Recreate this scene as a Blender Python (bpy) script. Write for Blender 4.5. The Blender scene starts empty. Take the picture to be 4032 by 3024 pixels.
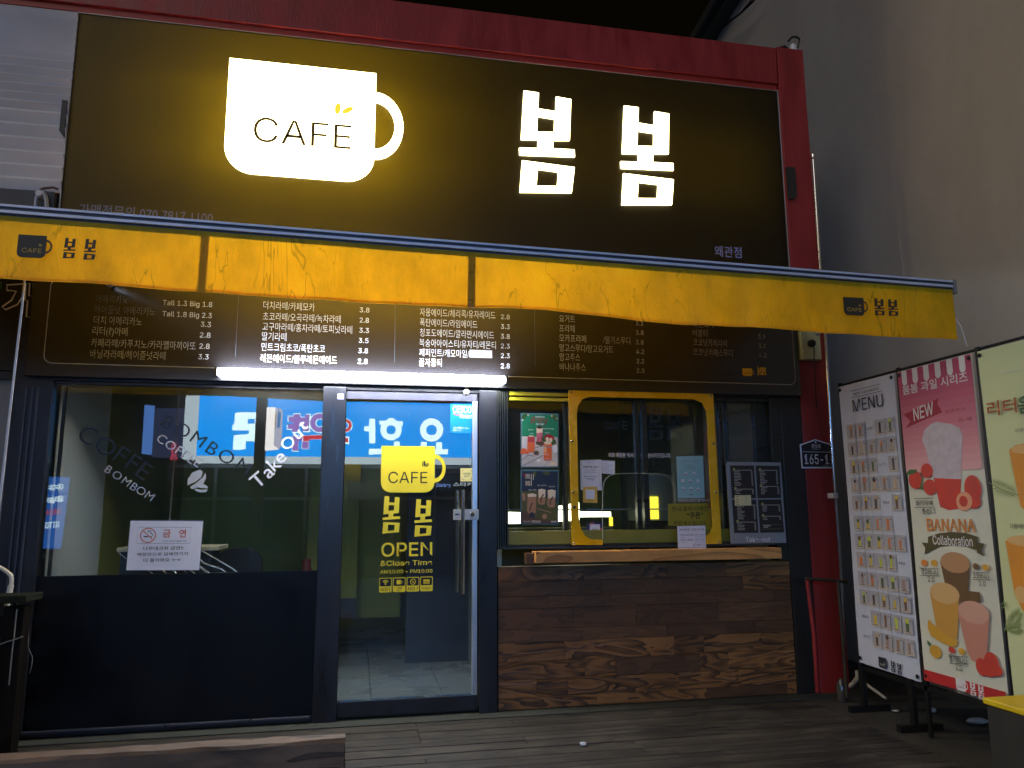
import bpy, math, random
from mathutils import Vector, Matrix
random.seed(7)
SC = bpy.context.scene
COL = SC.collection

# ------------------------------------------------------------------ camera
YAW, PITCH, ROLL, FPX = 0.200165977, 0.163426080, -0.00564399073, 2991.05911
PW, PH = 4032, 3024
CAM = Vector((0, -5.241, 1.325))
cy, sy, cp, sp = math.cos(YAW), math.sin(YAW), math.cos(PITCH), math.sin(PITCH)
FWD = Vector((sy * cp, cy * cp, sp)); RGT = Vector((cy, -sy, 0)); UPV = RGT.cross(FWD)
cr, sr = math.cos(ROLL), math.sin(ROLL)
RGT, UPV = cr * RGT + sr * UPV, -sr * RGT + cr * UPV
cd = bpy.data.cameras.new('camera'); cam = bpy.data.objects.new('camera', cd); COL.objects.link(cam)
cd.sensor_width = 36; cd.lens = 36 * FPX / PW; cd.clip_end = 500; cd.clip_start = 0.05
cam.matrix_world = Matrix((RGT, UPV, -FWD)).transposed().to_4x4()
cam.matrix_world.translation = CAM
SC.camera = cam

# ------------------------------------------------------------------ light
SUN_EL, SUN_AZ = math.radians(38), math.radians(222)      # glow of the street lighting, from the front left
w = bpy.data.worlds.new('World'); SC.world = w; w.use_nodes = True
nt = w.node_tree
sky = nt.nodes.new('ShaderNodeTexSky'); sky.sky_type = 'NISHITA'; sky.sun_disc = False
sky.sun_elevation = SUN_EL; sky.sun_rotation = SUN_AZ
bg = nt.nodes['Background']; bg.inputs['Strength'].default_value = 0.0012
tint = nt.nodes.new('ShaderNodeMixRGB'); tint.blend_type = 'MULTIPLY'; tint.inputs[0].default_value = 1
tint.inputs[2].default_value = (1.6, 0.75, 0.16, 1)
nt.links.new(sky.outputs[0], tint.inputs[1]); nt.links.new(tint.outputs[0], bg.inputs['Color'])
sd = bpy.data.lights.new('night_glow', 'SUN'); sd.energy = 0.66; sd.angle = math.radians(40); sd.color = (1.0, 0.93, 0.86)
so = bpy.data.objects.new('night_glow', sd); COL.objects.link(so)
dirv = Vector((math.sin(SUN_AZ) * math.cos(SUN_EL), math.cos(SUN_AZ) * math.cos(SUN_EL), math.sin(SUN_EL)))
so.rotation_euler = dirv.to_track_quat('Z', 'Y').to_euler(); so.location = (-6, -8, 9)
SC.view_settings.view_transform = 'Standard'; SC.view_settings.look = 'None'
SC.view_settings.exposure = 0; SC.view_settings.gamma = 1
SC.render.engine = 'CYCLES'
SC.cycles.max_bounces = 10; SC.cycles.transparent_max_bounces = 16

# ------------------------------------------------------------------ measuring helpers (photo pixel -> point on a real plane)
def ray(u, v): return FWD + RGT * ((u - PW / 2) / FPX) - UPV * ((v - PH / 2) / FPX)
def PY(u, v, y=0.0):
    d = ray(u, v); return CAM + d * ((y - CAM.y) / d.y)
def PX(u, v, x):
    d = ray(u, v); return CAM + d * ((x - CAM.x) / d.x)
def PZ(u, v, z=0.0):
    d = ray(u, v); return CAM + d * ((z - CAM.z) / d.z)
def K(ox, oy, s): return lambda x, y: (ox + x / s, oy + y / s)
G = K(0, 0, 1 / 1.8228)           # coordinates read off the whole view
C1 = K(0, 0, 1.443); C2 = K(1300, 0, 1.443); C3 = K(2632, 0, 1.443)
CW = K(0, 1400, 1.6385)           # left window
CD = K(1250, 1500, 1.8427)        # door
CT = K(1950, 1450, 1.8433)        # take-out window
CB = K(3100, 1250, 1.6588)        # banners, upper
CL = K(3100, 2150, 1.898)         # banners, lower
CP = K(480, 2030, 6.506)          # no-smoking paper
CU = K(3500, 1400, 2.0733)        # pink banner, upper
CV = K(3500, 2100, 2.0733)        # pink banner, lower
def fx(k, x, y, y0=0.0):
    p = PY(*k(x, y), y0); return (p.x, p.z)
def bx(k, x, y, x0):
    p = PX(*k(x, y), x0); return (-p.y, p.z)

# ------------------------------------------------------------------ materials
def S(r, g, b):
    f = lambda c: c / 12.92 if c <= 0.04045 else ((c + 0.055) / 1.055) ** 2.4
    return (f(r / 255), f(g / 255), f(b / 255), 1)
MATS = {}
def mat(name, col, rough=0.5, metal=0.0, var=0.0, vscale=6.0, stretch=(1, 1, 1), bump=0.0, bscale=40.0, spec=0.5, rvar=0.15):
    if name in MATS: return MATS[name]
    m = bpy.data.materials.new(name); m.use_nodes = True; n = m.node_tree.nodes; l = m.node_tree.links
    p = n['Principled BSDF']; p.inputs['Metallic'].default_value = metal
    p.inputs['Specular IOR Level'].default_value = spec
    p.inputs['Base Color'].default_value = col; p.inputs['Roughness'].default_value = rough
    if var or bump:
        tc = n.new('ShaderNodeTexCoord'); mp = n.new('ShaderNodeMapping'); mp.inputs['Scale'].default_value = stretch
        l.new(tc.outputs['Object'], mp.inputs[0])
    if var:
        a = n.new('ShaderNodeTexNoise'); a.inputs['Scale'].default_value = vscale; a.inputs['Detail'].default_value = 8; a.inputs['Roughness'].default_value = 0.65
        l.new(mp.outputs[0], a.inputs['Vector'])
        r = n.new('ShaderNodeMapRange'); r.inputs[1].default_value = 0.3; r.inputs[2].default_value = 0.7
        r.inputs[3].default_value = 1 - var; r.inputs[4].default_value = 1 + var
        l.new(a.outputs[0], r.inputs[0])
        mx = n.new('ShaderNodeMixRGB'); mx.blend_type = 'MULTIPLY'; mx.inputs[0].default_value = 1; mx.inputs[1].default_value = col
        l.new(r.outputs[0], mx.inputs[2]); l.new(mx.outputs[0], p.inputs['Base Color'])
        r2 = n.new('ShaderNodeMapRange'); r2.inputs[1].default_value = 0.3; r2.inputs[2].default_value = 0.7
        r2.inputs[3].default_value = max(0.02, rough - rvar); r2.inputs[4].default_value = min(1, rough + rvar)
        l.new(a.outputs[0], r2.inputs[0]); l.new(r2.outputs[0], p.inputs['Roughness'])
    if bump:
        b = n.new('ShaderNodeTexNoise'); b.inputs['Scale'].default_value = bscale; b.inputs['Detail'].default_value = 5
        l.new(mp.outputs[0], b.inputs['Vector'])
        bp = n.new('ShaderNodeBump'); bp.inputs['Strength'].default_value = bump; bp.inputs['Distance'].default_value = 0.02
        l.new(b.outputs[0], bp.inputs['Height']); l.new(bp.outputs[0], p.inputs['Normal'])
    MATS[name] = m; return m
def emit(name, col, strength):
    if name in MATS: return MATS[name]
    m = bpy.data.materials.new(name); m.use_nodes = True; n = m.node_tree.nodes; l = m.node_tree.links
    n.remove(n['Principled BSDF']); e = n.new('ShaderNodeEmission'); e.inputs[0].default_value = col; e.inputs[1].default_value = strength
    l.new(e.outputs[0], n['Material Output'].inputs[0]); MATS[name] = m; return m
def glassmat(name, tint, base=0.05, amt=0.8):
    m = bpy.data.materials.new(name); m.use_nodes = True; n = m.node_tree.nodes; l = m.node_tree.links
    n.remove(n['Principled BSDF'])
    t = n.new('ShaderNodeBsdfTransparent'); t.inputs[0].default_value = tint
    g = n.new('ShaderNodeBsdfGlossy'); g.inputs['Roughness'].default_value = 0.0; g.inputs[0].default_value = (1, 1, 1, 1)
    lw = n.new('ShaderNodeLayerWeight'); lw.inputs[0].default_value = 0.5
    pw = n.new('ShaderNodeMath'); pw.operation = 'POWER'; pw.inputs[1].default_value = 4
    l.new(lw.outputs['Facing'], pw.inputs[0])
    ma = n.new('ShaderNodeMath'); ma.operation = 'MULTIPLY_ADD'; ma.inputs[1].default_value = amt; ma.inputs[2].default_value = base
    l.new(pw.outputs[0], ma.inputs[0])
    mx = n.new('ShaderNodeMixShader'); l.new(ma.outputs[0], mx.inputs[0]); l.new(t.outputs[0], mx.inputs[1]); l.new(g.outputs[0], mx.inputs[2])
    tc = n.new('ShaderNodeTexCoord'); dn = n.new('ShaderNodeTexNoise'); dn.inputs['Scale'].default_value = 3; dn.inputs['Detail'].default_value = 8; l.new(tc.outputs['Object'], dn.inputs['Vector'])
    dr = n.new('ShaderNodeMapRange'); dr.inputs[1].default_value = 0.3; dr.inputs[2].default_value = 0.75; dr.inputs[3].default_value = 0.003; dr.inputs[4].default_value = 0.014; l.new(dn.outputs[0], dr.inputs[0])
    df = n.new('ShaderNodeBsdfDiffuse'); df.inputs[0].default_value = (0.8, 0.8, 0.8, 1)
    m2 = n.new('ShaderNodeMixShader'); l.new(dr.outputs[0], m2.inputs[0]); l.new(mx.outputs[0], m2.inputs[1]); l.new(df.outputs[0], m2.inputs[2])
    l.new(m2.outputs[0], n['Material Output'].inputs[0]); MATS[name] = m; return m
def cloth(name, col, trans, dirt=0.25, through=(1.1, 0.8, 0.6, 1)):
    """thin sheet that lets part of the light through, with creases and soiling"""
    m = bpy.data.materials.new(name); m.use_nodes = True; n = m.node_tree.nodes; l = m.node_tree.links
    p = n['Principled BSDF']; p.inputs['Roughness'].default_value = 0.55
    tr = n.new('ShaderNodeBsdfTranslucent')
    tc = n.new('ShaderNodeTexCoord'); mp = n.new('ShaderNodeMapping'); mp.inputs['Scale'].default_value = (1.6, 1, 0.9); l.new(tc.outputs['Object'], mp.inputs[0])
    a = n.new('ShaderNodeTexNoise'); a.inputs['Scale'].default_value = 2.2; a.inputs['Detail'].default_value = 9; a.inputs['Roughness'].default_value = 0.62; l.new(mp.outputs[0], a.inputs['Vector'])
    r = n.new('ShaderNodeMapRange'); r.inputs[1].default_value = 0.3; r.inputs[2].default_value = 0.7; r.inputs[3].default_value = 1 - dirt; r.inputs[4].default_value = 1 + dirt * 0.5
    l.new(a.outputs[0], r.inputs[0])
    # thin upright creases
    mp2 = n.new('ShaderNodeMapping'); mp2.inputs['Scale'].default_value = (5, 1, 1.3); l.new(tc.outputs['Object'], mp2.inputs[0])
    v = n.new('ShaderNodeTexNoise'); v.inputs['Scale'].default_value = 1.5; v.inputs['Detail'].default_value = 3; v.inputs['Distortion'].default_value = 0.7; l.new(mp2.outputs[0], v.inputs['Vector'])
    s1 = n.new('ShaderNodeMath'); s1.operation = 'SUBTRACT'; s1.inputs[1].default_value = 0.5; l.new(v.outputs[0], s1.inputs[0])
    s2 = n.new('ShaderNodeMath'); s2.operation = 'ABSOLUTE'; l.new(s1.outputs[0], s2.inputs[0])
    s3 = n.new('ShaderNodeMapRange'); s3.inputs[1].default_value = 0.0; s3.inputs[2].default_value = 0.010; s3.inputs[3].default_value = 0.6; s3.inputs[4].default_value = 1.0; l.new(s2.outputs[0], s3.inputs[0])
    # creases only here and there
    v2 = n.new('ShaderNodeTexNoise'); v2.inputs['Scale'].default_value = 3.5; l.new(tc.outputs['Object'], v2.inputs['Vector'])
    s4 = n.new('ShaderNodeMapRange'); s4.inputs[1].default_value = 0.47; s4.inputs[2].default_value = 0.56; l.new(v2.outputs[0], s4.inputs[0])
    s5 = n.new('ShaderNodeMixRGB'); s5.inputs[1].default_value = (1, 1, 1, 1); l.new(s4.outputs[0], s5.inputs[0]); l.new(s3.outputs[0], s5.inputs[2])
    m1 = n.new('ShaderNodeMixRGB'); m1.blend_type = 'MULTIPLY'; m1.inputs[0].default_value = 1; m1.inputs[1].default_value = col; l.new(r.outputs[0], m1.inputs[2])
    m2 = n.new('ShaderNodeMixRGB'); m2.blend_type = 'MULTIPLY'; m2.inputs[0].default_value = 1; l.new(m1.outputs[0], m2.inputs[1]); l.new(s5.outputs[0], m2.inputs[2])
    l.new(m2.outputs[0], p.inputs['Base Color'])
    m4 = n.new('ShaderNodeMixRGB'); m4.blend_type = 'MULTIPLY'; m4.inputs[0].default_value = 1; l.new(m2.outputs[0], m4.inputs[1]); m4.inputs[2].default_value = through; l.new(m4.outputs[0], tr.inputs[0])
    bp = n.new('ShaderNodeBump'); bp.inputs['Strength'].default_value = 0.8; bp.inputs['Distance'].default_value = 0.05; l.new(a.outputs[0], bp.inputs['Height'])
    l.new(bp.outputs[0], p.inputs['Normal']); l.new(bp.outputs[0], tr.inputs['Normal'])
    mx = n.new('ShaderNodeMixShader'); mx.inputs[0].default_value = trans; l.new(p.outputs[0], mx.inputs[1]); l.new(tr.outputs[0], mx.inputs[2])
    l.new(mx.outputs[0], n['Material Output'].inputs[0]); MATS[name] = m; return m
def film(name, col, back, trans):
    """dark sign film: semi-gloss face that glows a little where an added halo tube stands right behind it"""
    m = bpy.data.materials.new(name); m.use_nodes = True; n = m.node_tree.nodes; l = m.node_tree.links
    p = n['Principled BSDF']; p.inputs['Roughness'].default_value = 0.45; p.inputs['Base Color'].default_value = col; p.inputs['Specular IOR Level'].default_value = 0.3
    tr = n.new('ShaderNodeBsdfTranslucent'); tr.inputs[0].default_value = back
    mx = n.new('ShaderNodeMixShader'); mx.inputs[0].default_value = trans; l.new(p.outputs[0], mx.inputs[1]); l.new(tr.outputs[0], mx.inputs[2])
    l.new(mx.outputs[0], n['Material Output'].inputs[0]); MATS[name] = m; return m
def wood(name, dark, light, scale=1.0, ring=7.0, rough=0.55, contrast=(0.35, 0.65), axis=0, dirt=0.0, bump=0.25, boards=True, spec=0.5):
    """figured grain running along one axis, each board (attribute 'tone') cut from another place"""
    m = bpy.data.materials.new(name); m.use_nodes = True; n = m.node_tree.nodes; l = m.node_tree.links
    p = n['Principled BSDF']; p.inputs['Roughness'].default_value = rough; p.inputs['Specular IOR Level'].default_value = spec
    tc = n.new('ShaderNodeTexCoord'); at = n.new('ShaderNodeAttribute'); at.attribute_name = 'tone'
    off = n.new('ShaderNodeVectorMath'); off.operation = 'SCALE'; off.inputs[0].default_value = (3.7, 9.1, 5.3)
    sca = n.new('ShaderNodeMath'); sca.operation = 'MULTIPLY'; sca.inputs[1].default_value = 11.0; l.new(at.outputs['Fac'], sca.inputs[0]); l.new(sca.outputs[0], off.inputs['Scale'])
    ad = n.new('ShaderNodeVectorMath'); ad.operation = 'ADD'; l.new(tc.outputs['Object'], ad.inputs[0]); l.new(off.outputs[0], ad.inputs[1])
    mp = n.new('ShaderNodeMapping'); sc = [5.0 * scale] * 3; sc[axis] = 0.9 * scale; mp.inputs['Scale'].default_value = sc; l.new(ad.outputs[0], mp.inputs[0])
    a = n.new('ShaderNodeTexNoise'); a.inputs['Scale'].default_value = 1.2; a.inputs['Detail'].default_value = 2; a.inputs['Distortion'].default_value = 0.8; l.new(mp.outputs[0], a.inputs['Vector'])
    r1 = n.new('ShaderNodeMath'); r1.operation = 'MULTIPLY'; r1.inputs[1].default_value = ring; l.new(a.outputs[0], r1.inputs[0])
    r2 = n.new('ShaderNodeMath'); r2.operation = 'FRACT'; l.new(r1.outputs[0], r2.inputs[0])
    fine = n.new('ShaderNodeTexNoise'); mp3 = n.new('ShaderNodeMapping'); sc3 = [90.0] * 3; sc3[axis] = 5.0; mp3.inputs['Scale'].default_value = sc3; l.new(ad.outputs[0], mp3.inputs[0]); l.new(mp3.outputs[0], fine.inputs['Vector']); fine.inputs['Detail'].default_value = 4
    mxf = n.new('ShaderNodeMath'); mxf.operation = 'MULTIPLY_ADD'; mxf.inputs[1].default_value = 0.55; l.new(fine.outputs[0], mxf.inputs[0]); l.new(r2.outputs[0], mxf.inputs[2])
    cr_ = n.new('ShaderNodeValToRGB'); e = cr_.color_ramp.elements; e[0].position = contrast[0]; e[0].color = dark; e[1].position = contrast[1] + 0.45; e[1].color = light; l.new(mxf.outputs[0], cr_.inputs[0])
    # board-to-board tone
    tn = n.new('ShaderNodeMapRange'); tn.inputs[3].default_value = 0.68 if boards else 1; tn.inputs[4].default_value = 1.25 if boards else 1; l.new(at.outputs['Fac'], tn.inputs[0])
    m1 = n.new('ShaderNodeMixRGB'); m1.blend_type = 'MULTIPLY'; m1.inputs[0].default_value = 1; l.new(cr_.outputs[0], m1.inputs[1]); l.new(tn.outputs[0], m1.inputs[2])
    last = m1
    if dirt:
        dn = n.new('ShaderNodeTexNoise'); dn.inputs['Scale'].default_value = 1.7; dn.inputs['Detail'].default_value = 10; dn.inputs['Roughness'].default_value = 0.7; l.new(tc.outputs['Object'], dn.inputs['Vector'])
        dr = n.new('ShaderNodeMapRange'); dr.inputs[1].default_value = 0.35; dr.inputs[2].default_value = 0.62; dr.inputs[3].default_value = 1 - dirt; dr.inputs[4].default_value = 1.1; l.new(dn.outputs[0], dr.inputs[0])
        m3 = n.new('ShaderNodeMixRGB'); m3.blend_type = 'MULTIPLY'; m3.inputs[0].default_value = 1; l.new(last.outputs[0], m3.inputs[1]); l.new(dr.outputs[0], m3.inputs[2]); last = m3
        rr = n.new('ShaderNodeMapRange'); rr.inputs[3].default_value = rough - 0.2; rr.inputs[4].default_value = rough + 0.15; l.new(dn.outputs[0], rr.inputs[0]); l.new(rr.outputs[0], p.inputs['Roughness'])
    l.new(last.outputs[0], p.inputs['Base Color'])
    bp = n.new('ShaderNodeBump'); bp.inputs['Strength'].default_value = bump; bp.inputs['Distance'].default_value = 0.01; l.new(mxf.outputs[0], bp.inputs['Height']); l.new(bp.outputs[0], p.inputs['Normal'])
    MATS[name] = m; return m

# ------------------------------------------------------------------ mesh building
class MB:
    def __init__(s): s.v = []; s.f = []; s.m = []; s.sm = []; s.mats = []; s.tone = []; s.cur = 0.5
    def mi(s, m):
        if m not in s.mats: s.mats.append(m)
        return s.mats.index(m)
    def face(s, pts, m, smooth=False):
        b = len(s.v); s.v += [tuple(p) for p in pts]; s.f.append(tuple(range(b, b + len(pts)))); s.m.append(s.mi(m)); s.sm.append(smooth); s.tone.append(s.cur)
    def raw(s, vs, fs, m, smooth=False):
        b = len(s.v); s.v += [tuple(p) for p in vs]; i = s.mi(m)
        for f in fs: s.f.append(tuple(b + k for k in f)); s.m.append(i); s.sm.append(smooth); s.tone.append(s.cur)
    def box(s, x0, x1, y0, y1, z0, z1, m):
        vs = [(x, y, z) for z in (z0, z1) for y in (y0, y1) for x in (x0, x1)]
        s.raw(vs, [(0, 2, 3, 1), (4, 5, 7, 6), (0, 1, 5, 4), (2, 6, 7, 3), (0, 4, 6, 2), (1, 3, 7, 5)], m)
    def tube(s, pts, r, m, n=10, cap=True, smooth=True):
        pts = [Vector(p) for p in pts]; rings = []
        up = Vector((0.13, 0.21, 1)).normalized()
        for i, p in enumerate(pts):
            d = (pts[min(i + 1, len(pts) - 1)] - pts[max(i - 1, 0)]).normalized()
            a = d.cross(up)
            if a.length < 1e-3: a = d.cross(Vector((1, 0, 0)))
            a.normalize(); b = d.cross(a)
            rr = r[i] if isinstance(r, (list, tuple)) else r
            rings.append([p + (a * math.cos(t) + b * math.sin(t)) * rr for t in [2 * math.pi * k / n for k in range(n)]])
        vs = [q for ring in rings for q in ring]; fs = []
        for i in range(len(pts) - 1):
            for k in range(n): fs.append((i * n + k, i * n + (k + 1) % n, (i + 1) * n + (k + 1) % n, (i + 1) * n + k))
        s.raw(vs, fs, m, smooth)
        if cap: s.face(rings[0], m); s.face(rings[-1][::-1], m)
    def lathe(s, c, ax, prof, m, n=20):
        """prof: (distance along ax, radius)"""
        c = Vector(c); ax = Vector(ax).normalized(); a = ax.cross(Vector((0.3, 0.5, 0.81))).normalized(); b = ax.cross(a)
        vs = []; fs = []
        for d, r in prof: vs += [c + ax * d + (a * math.cos(2 * math.pi * k / n) + b * math.sin(2 * math.pi * k / n)) * r for k in range(n)]
        for i in range(len(prof) - 1):
            for k in range(n): fs.append((i * n + k, i * n + (k + 1) % n, (i + 1) * n + (k + 1) % n, (i + 1) * n + k))
        s.raw(vs, fs, m, True)
        s.face(vs[:n][::-1], m); s.face(vs[-n:], m)
    def prism(s, loop, y0, y1, m):
        """loop of (x,z); solid between two y planes"""
        n = len(loop); vs = [(x, y0, z) for x, z in loop] + [(x, y1, z) for x, z in loop]
        s.raw(vs, [tuple(range(n)), tuple(range(2 * n - 1, n - 1, -1))] + [(i, i + n, (i + 1) % n + n, (i + 1) % n) for i in range(n)], m)
    def slab(s, loops, y0, th, m):
        vs, fs = fill(loops, th / 2)
        s.raw([(x, y0 - z, yy) for x, yy, z in vs], fs, m)
BASE = {}
def make(name, mb, parent=None, bevel=0.0, origin=None):
    me = bpy.data.meshes.new(name)
    o0 = Vector(origin) if origin else (BASE[parent.name] if parent else Vector((0, 0, 0)))
    me.from_pydata([tuple(Vector(v) - o0) for v in mb.v], [], mb.f)
    for m in mb.mats: me.materials.append(m)
    for i, p in enumerate(me.polygons): p.material_index = mb.m[i]; p.use_smooth = mb.sm[i]
    at = me.attributes.new('tone', 'FLOAT', 'FACE')
    for i, t in enumerate(mb.tone): at.data[i].value = t
    me.update()
    ob = bpy.data.objects.new(name, me); COL.objects.link(ob)
    BASE[ob.name] = o0
    if parent: ob.parent = parent
    else: ob.location = o0
    if bevel:
        b = ob.modifiers.new('bevel', 'BEVEL'); b.width = bevel; b.segments = 2; b.limit_method = 'ANGLE'
    return ob
def thing(name, label, cat, base, group=None):
    e = bpy.data.objects.new(name, None); COL.objects.link(e); e.location = base; e.empty_display_size = 0.1
    BASE[e.name] = Vector(base); e['label'] = label; e['category'] = cat
    if group: e['group'] = group
    return e
def solo(name, mb, label, cat, group=None, bevel=0.0):
    xs = [v[0] for v in mb.v]; ys = [v[1] for v in mb.v]; zs = [v[2] for v in mb.v]
    o = make(name, mb, None, bevel, ((min(xs) + max(xs)) / 2, (min(ys) + max(ys)) / 2, min(zs)))
    o['label'] = label; o['category'] = cat
    if group: o['group'] = group
    return o
def struct(name, mb):
    o = make(name, mb); o['kind'] = 'structure'; return o

FC = {}
try:
    import os
    LATIN = bpy.data.fonts.load(os.path.join(bpy.utils.system_resource('DATAFILES'), 'fonts', 'Inter.woff2'))
except Exception:
    LATIN = None
def fill(loops, half=0.0):
    cu = bpy.data.curves.new('outline', 'CURVE'); cu.dimensions = '2D'; cu.fill_mode = 'BOTH'; cu.extrude = half
    for lp in loops:
        sp_ = cu.splines.new('POLY'); sp_.points.add(len(lp) - 1)
        for i, (x, y) in enumerate(lp): sp_.points[i].co = (x, y, 0, 1)
        sp_.use_cyclic_u = True
    ob = bpy.data.objects.new('outline', cu); me = bpy.data.meshes.new_from_object(ob)
    r = ([tuple(v.co) for v in me.vertices], [tuple(p.vertices) for p in me.polygons])
    bpy.data.objects.remove(ob); bpy.data.curves.remove(cu); bpy.data.meshes.remove(me)
    return r
def glyphs(body, bold=0.0, shear=0.0, spacing=1.0, plain=True):
    key = (body, bold, shear, spacing, plain)
    if key in FC: return FC[key]
    cu = bpy.data.curves.new('lettering', 'FONT'); cu.body = body; cu.size = 1
    if LATIN and plain and body.isascii(): cu.font = LATIN
    cu.offset = bold * 0.4 if (LATIN and plain and body.isascii()) else bold; cu.shear = shear; cu.space_character = spacing; cu.resolution_u = 4
    ob = bpy.data.objects.new('lettering', cu); me = bpy.data.meshes.new_from_object(ob)
    vs = [(v.co.x, v.co.y) for v in me.vertices]; fs = [tuple(p.vertices) for p in me.polygons]
    bpy.data.objects.remove(ob); bpy.data.curves.remove(cu); bpy.data.meshes.remove(me)
    if not vs: vs = [(0, 0), (1, 0), (1, 1)]; fs = []
    bb = (min(v[0] for v in vs), min(v[1] for v in vs), max(v[0] for v in vs), max(v[1] for v in vs))
    FC[key] = (vs, fs, bb); return FC[key]
def circ(cx, cy_, r, n=28, ry=None, rot=0.0, a0=0, a1=360):
    ry = ry or r; o = []
    full = (a1 - a0) >= 360
    for k in range(n if full else n + 1):
        t = math.radians(a0 + (a1 - a0) * k / n); x, y = r * math.cos(t), ry * math.sin(t)
        o.append((cx + x * math.cos(rot) - y * math.sin(rot), cy_ + x * math.sin(rot) + y * math.cos(rot)))
    return o
def rrect(x0, y0, x1, y1, r, n=6):
    o = []
    for cx, cy_, a in ((x1 - r, y1 - r, 0), (x0 + r, y1 - r, 90), (x0 + r, y0 + r, 180), (x1 - r, y0 + r, 270)):
        o += [(cx + r * math.cos(math.radians(a + 90 * k / n)), cy_ + r * math.sin(math.radians(a + 90 * k / n))) for k in range(n + 1)]
    return o
def rect(x0, y0, x1, y1): return [(x0, y0), (x1, y0), (x1, y1), (x0, y1)]
class Print(MB):
    """flat printing lying on a real surface: origin, right, up; later layers sit a hair prouder"""
    def __init__(s, o, r, u, lift=0.0012):
        MB.__init__(s); s.o = Vector(o); s.r = Vector(r).normalized(); s.u = Vector(u).normalized(); s.n = s.r.cross(s.u); s.lift = lift; s.step = 0.00008
    def w(s, a, b): return s.o + s.r * a + s.u * b + s.n * s.lift
    def flat(s, vs, fs, m):
        s.raw([s.w(a, b) for a, b in vs], fs, m); s.lift += s.step
    def poly(s, loops, m):
        if not isinstance(loops[0][0], (tuple, list)): loops = [loops]
        vs, fs = fill(loops); s.flat([(x, y) for x, y, z in vs], fs, m)
    def fit(s, body, x0, y0, x1, y1, m, bold=0.0, shear=0.0, spacing=1.0):
        vs, fs, bb = glyphs(body, bold, shear, spacing); kx = (x1 - x0) / max(1e-6, bb[2] - bb[0]); ky = (y1 - y0) / max(1e-6, bb[3] - bb[1])
        s.flat([(x0 + (a - bb[0]) * kx, y0 + (b - bb[1]) * ky) for a, b in vs], fs, m)
    def line(s, body, x0, x1, yc, h, m, bold=0.0, shear=0.0):
        """glyph run stretched between x0 and x1, em height h, middle at yc"""
        vs, fs, bb = glyphs(body, bold, shear); kx = (x1 - x0) / max(1e-6, bb[2] - bb[0])
        s.flat([(x0 + (a - bb[0]) * kx, yc + (b - 0.37) * h) for a, b in vs], fs, m)
    def glyph(s, body, cx, cy_, h, rot, m, bold=0.0, wide=1.0):
        vs, fs, bb = glyphs(body, bold, plain=False); k = h / 0.72; c, s_ = math.cos(rot), math.sin(rot)
        mx = (bb[0] + bb[2]) / 2; my = 0.36 if body in 'aeuokt' or body.isupper() else (bb[1] + bb[3]) / 2
        q = [((a - mx) * k * wide, (b - my) * k) for a, b in vs]
        s.flat([(cx + a * c - b * s_, cy_ + a * s_ + b * c) for a, b in q], fs, m)
    def stroke(s, pts, wd, m):
        n = len(pts); L = []; R = []
        for i in range(n):
            a = pts[max(i - 1, 0)]; b = pts[min(i + 1, n - 1)]; dx, dy = b[0] - a[0], b[1] - a[1]; d = math.hypot(dx, dy) or 1
            L.append((pts[i][0] - dy / d * wd / 2, pts[i][1] + dx / d * wd / 2)); R.append((pts[i][0] + dy / d * wd / 2, pts[i][1] - dx / d * wd / 2))
        s.flat(L + R, [(i, i + n, i + 1 + n, i + 1) for i in range(n - 1)], m)
    def outline(s, lp, wd, m):
        lp = list(lp); n = len(lp); A = []; B = []
        for i in range(n):
            a = lp[i - 1]; b = lp[(i + 1) % n]; dx, dy = b[0] - a[0], b[1] - a[1]; d = math.hypot(dx, dy) or 1
            A.append((lp[i][0] - dy / d * wd / 2, lp[i][1] + dx / d * wd / 2)); B.append((lp[i][0] + dy / d * wd / 2, lp[i][1] - dx / d * wd / 2))
        s.flat(A + B, [(i, i + n, (i + 1) % n + n, (i + 1) % n) for i in range(n)], m)
def facade(y): return Print((0, y, 0), (1, 0, 0), (0, 0, 1))
def side(x): return Print((x, 0, 0), (0, -1, 0), (0, 0, 1))

# ------------------------------------------------------------------ common materials
BLACK = mat('black_frame', S(30, 30, 36), 0.38, 0.0, 0.12, 9, (1, 1, 0.15), 0.05, 160)
BLACK2 = mat('black_panel', S(9, 9, 14), 0.42, 0, 0.15, 2, spec=0.22)
DGREY = mat('dark_grey_metal', S(64, 66, 76), 0.4, 0.3, 0.12, 12, (1, 1, 0.1))
ALU = mat('aluminium', S(205, 206, 212), 0.32, 0.75, 0.08, 20, (1, 1, 0.05))
CHROME = mat('chrome', S(225, 225, 228), 0.12, 1.0)
RED = mat('red_paint', S(140, 35, 32), 0.5, 0, 0.26, 3.5, (2.2, 2.2, 0.45), 0.12, 45)
WHITE = mat('white_vinyl', S(232, 232, 236), 0.5)
PAPER = mat('white_paper', S(226, 228, 240), 0.75, 0, 0.03, 12, bump=0.05, bscale=8)
INK = mat('black_ink', S(18, 18, 22), 0.6)
GREYINK = mat('grey_ink', S(120, 122, 130), 0.6)
YEL = mat('yellow_vinyl', S(248, 226, 32), 0.4)
YFRAME = mat('yellow_acrylic', S(226, 178, 16), 0.25, 0, 0.05, 6)
MTEXT = mat('menu_lettering', S(200, 200, 202), 0.45)
MGREY = mat('grey_menu_lettering', S(112, 110, 110), 0.5)  # greyer lettering for the top rows of the first column
DARKLET = mat('dark_vinyl', S(24, 26, 30), 0.45)

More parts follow.
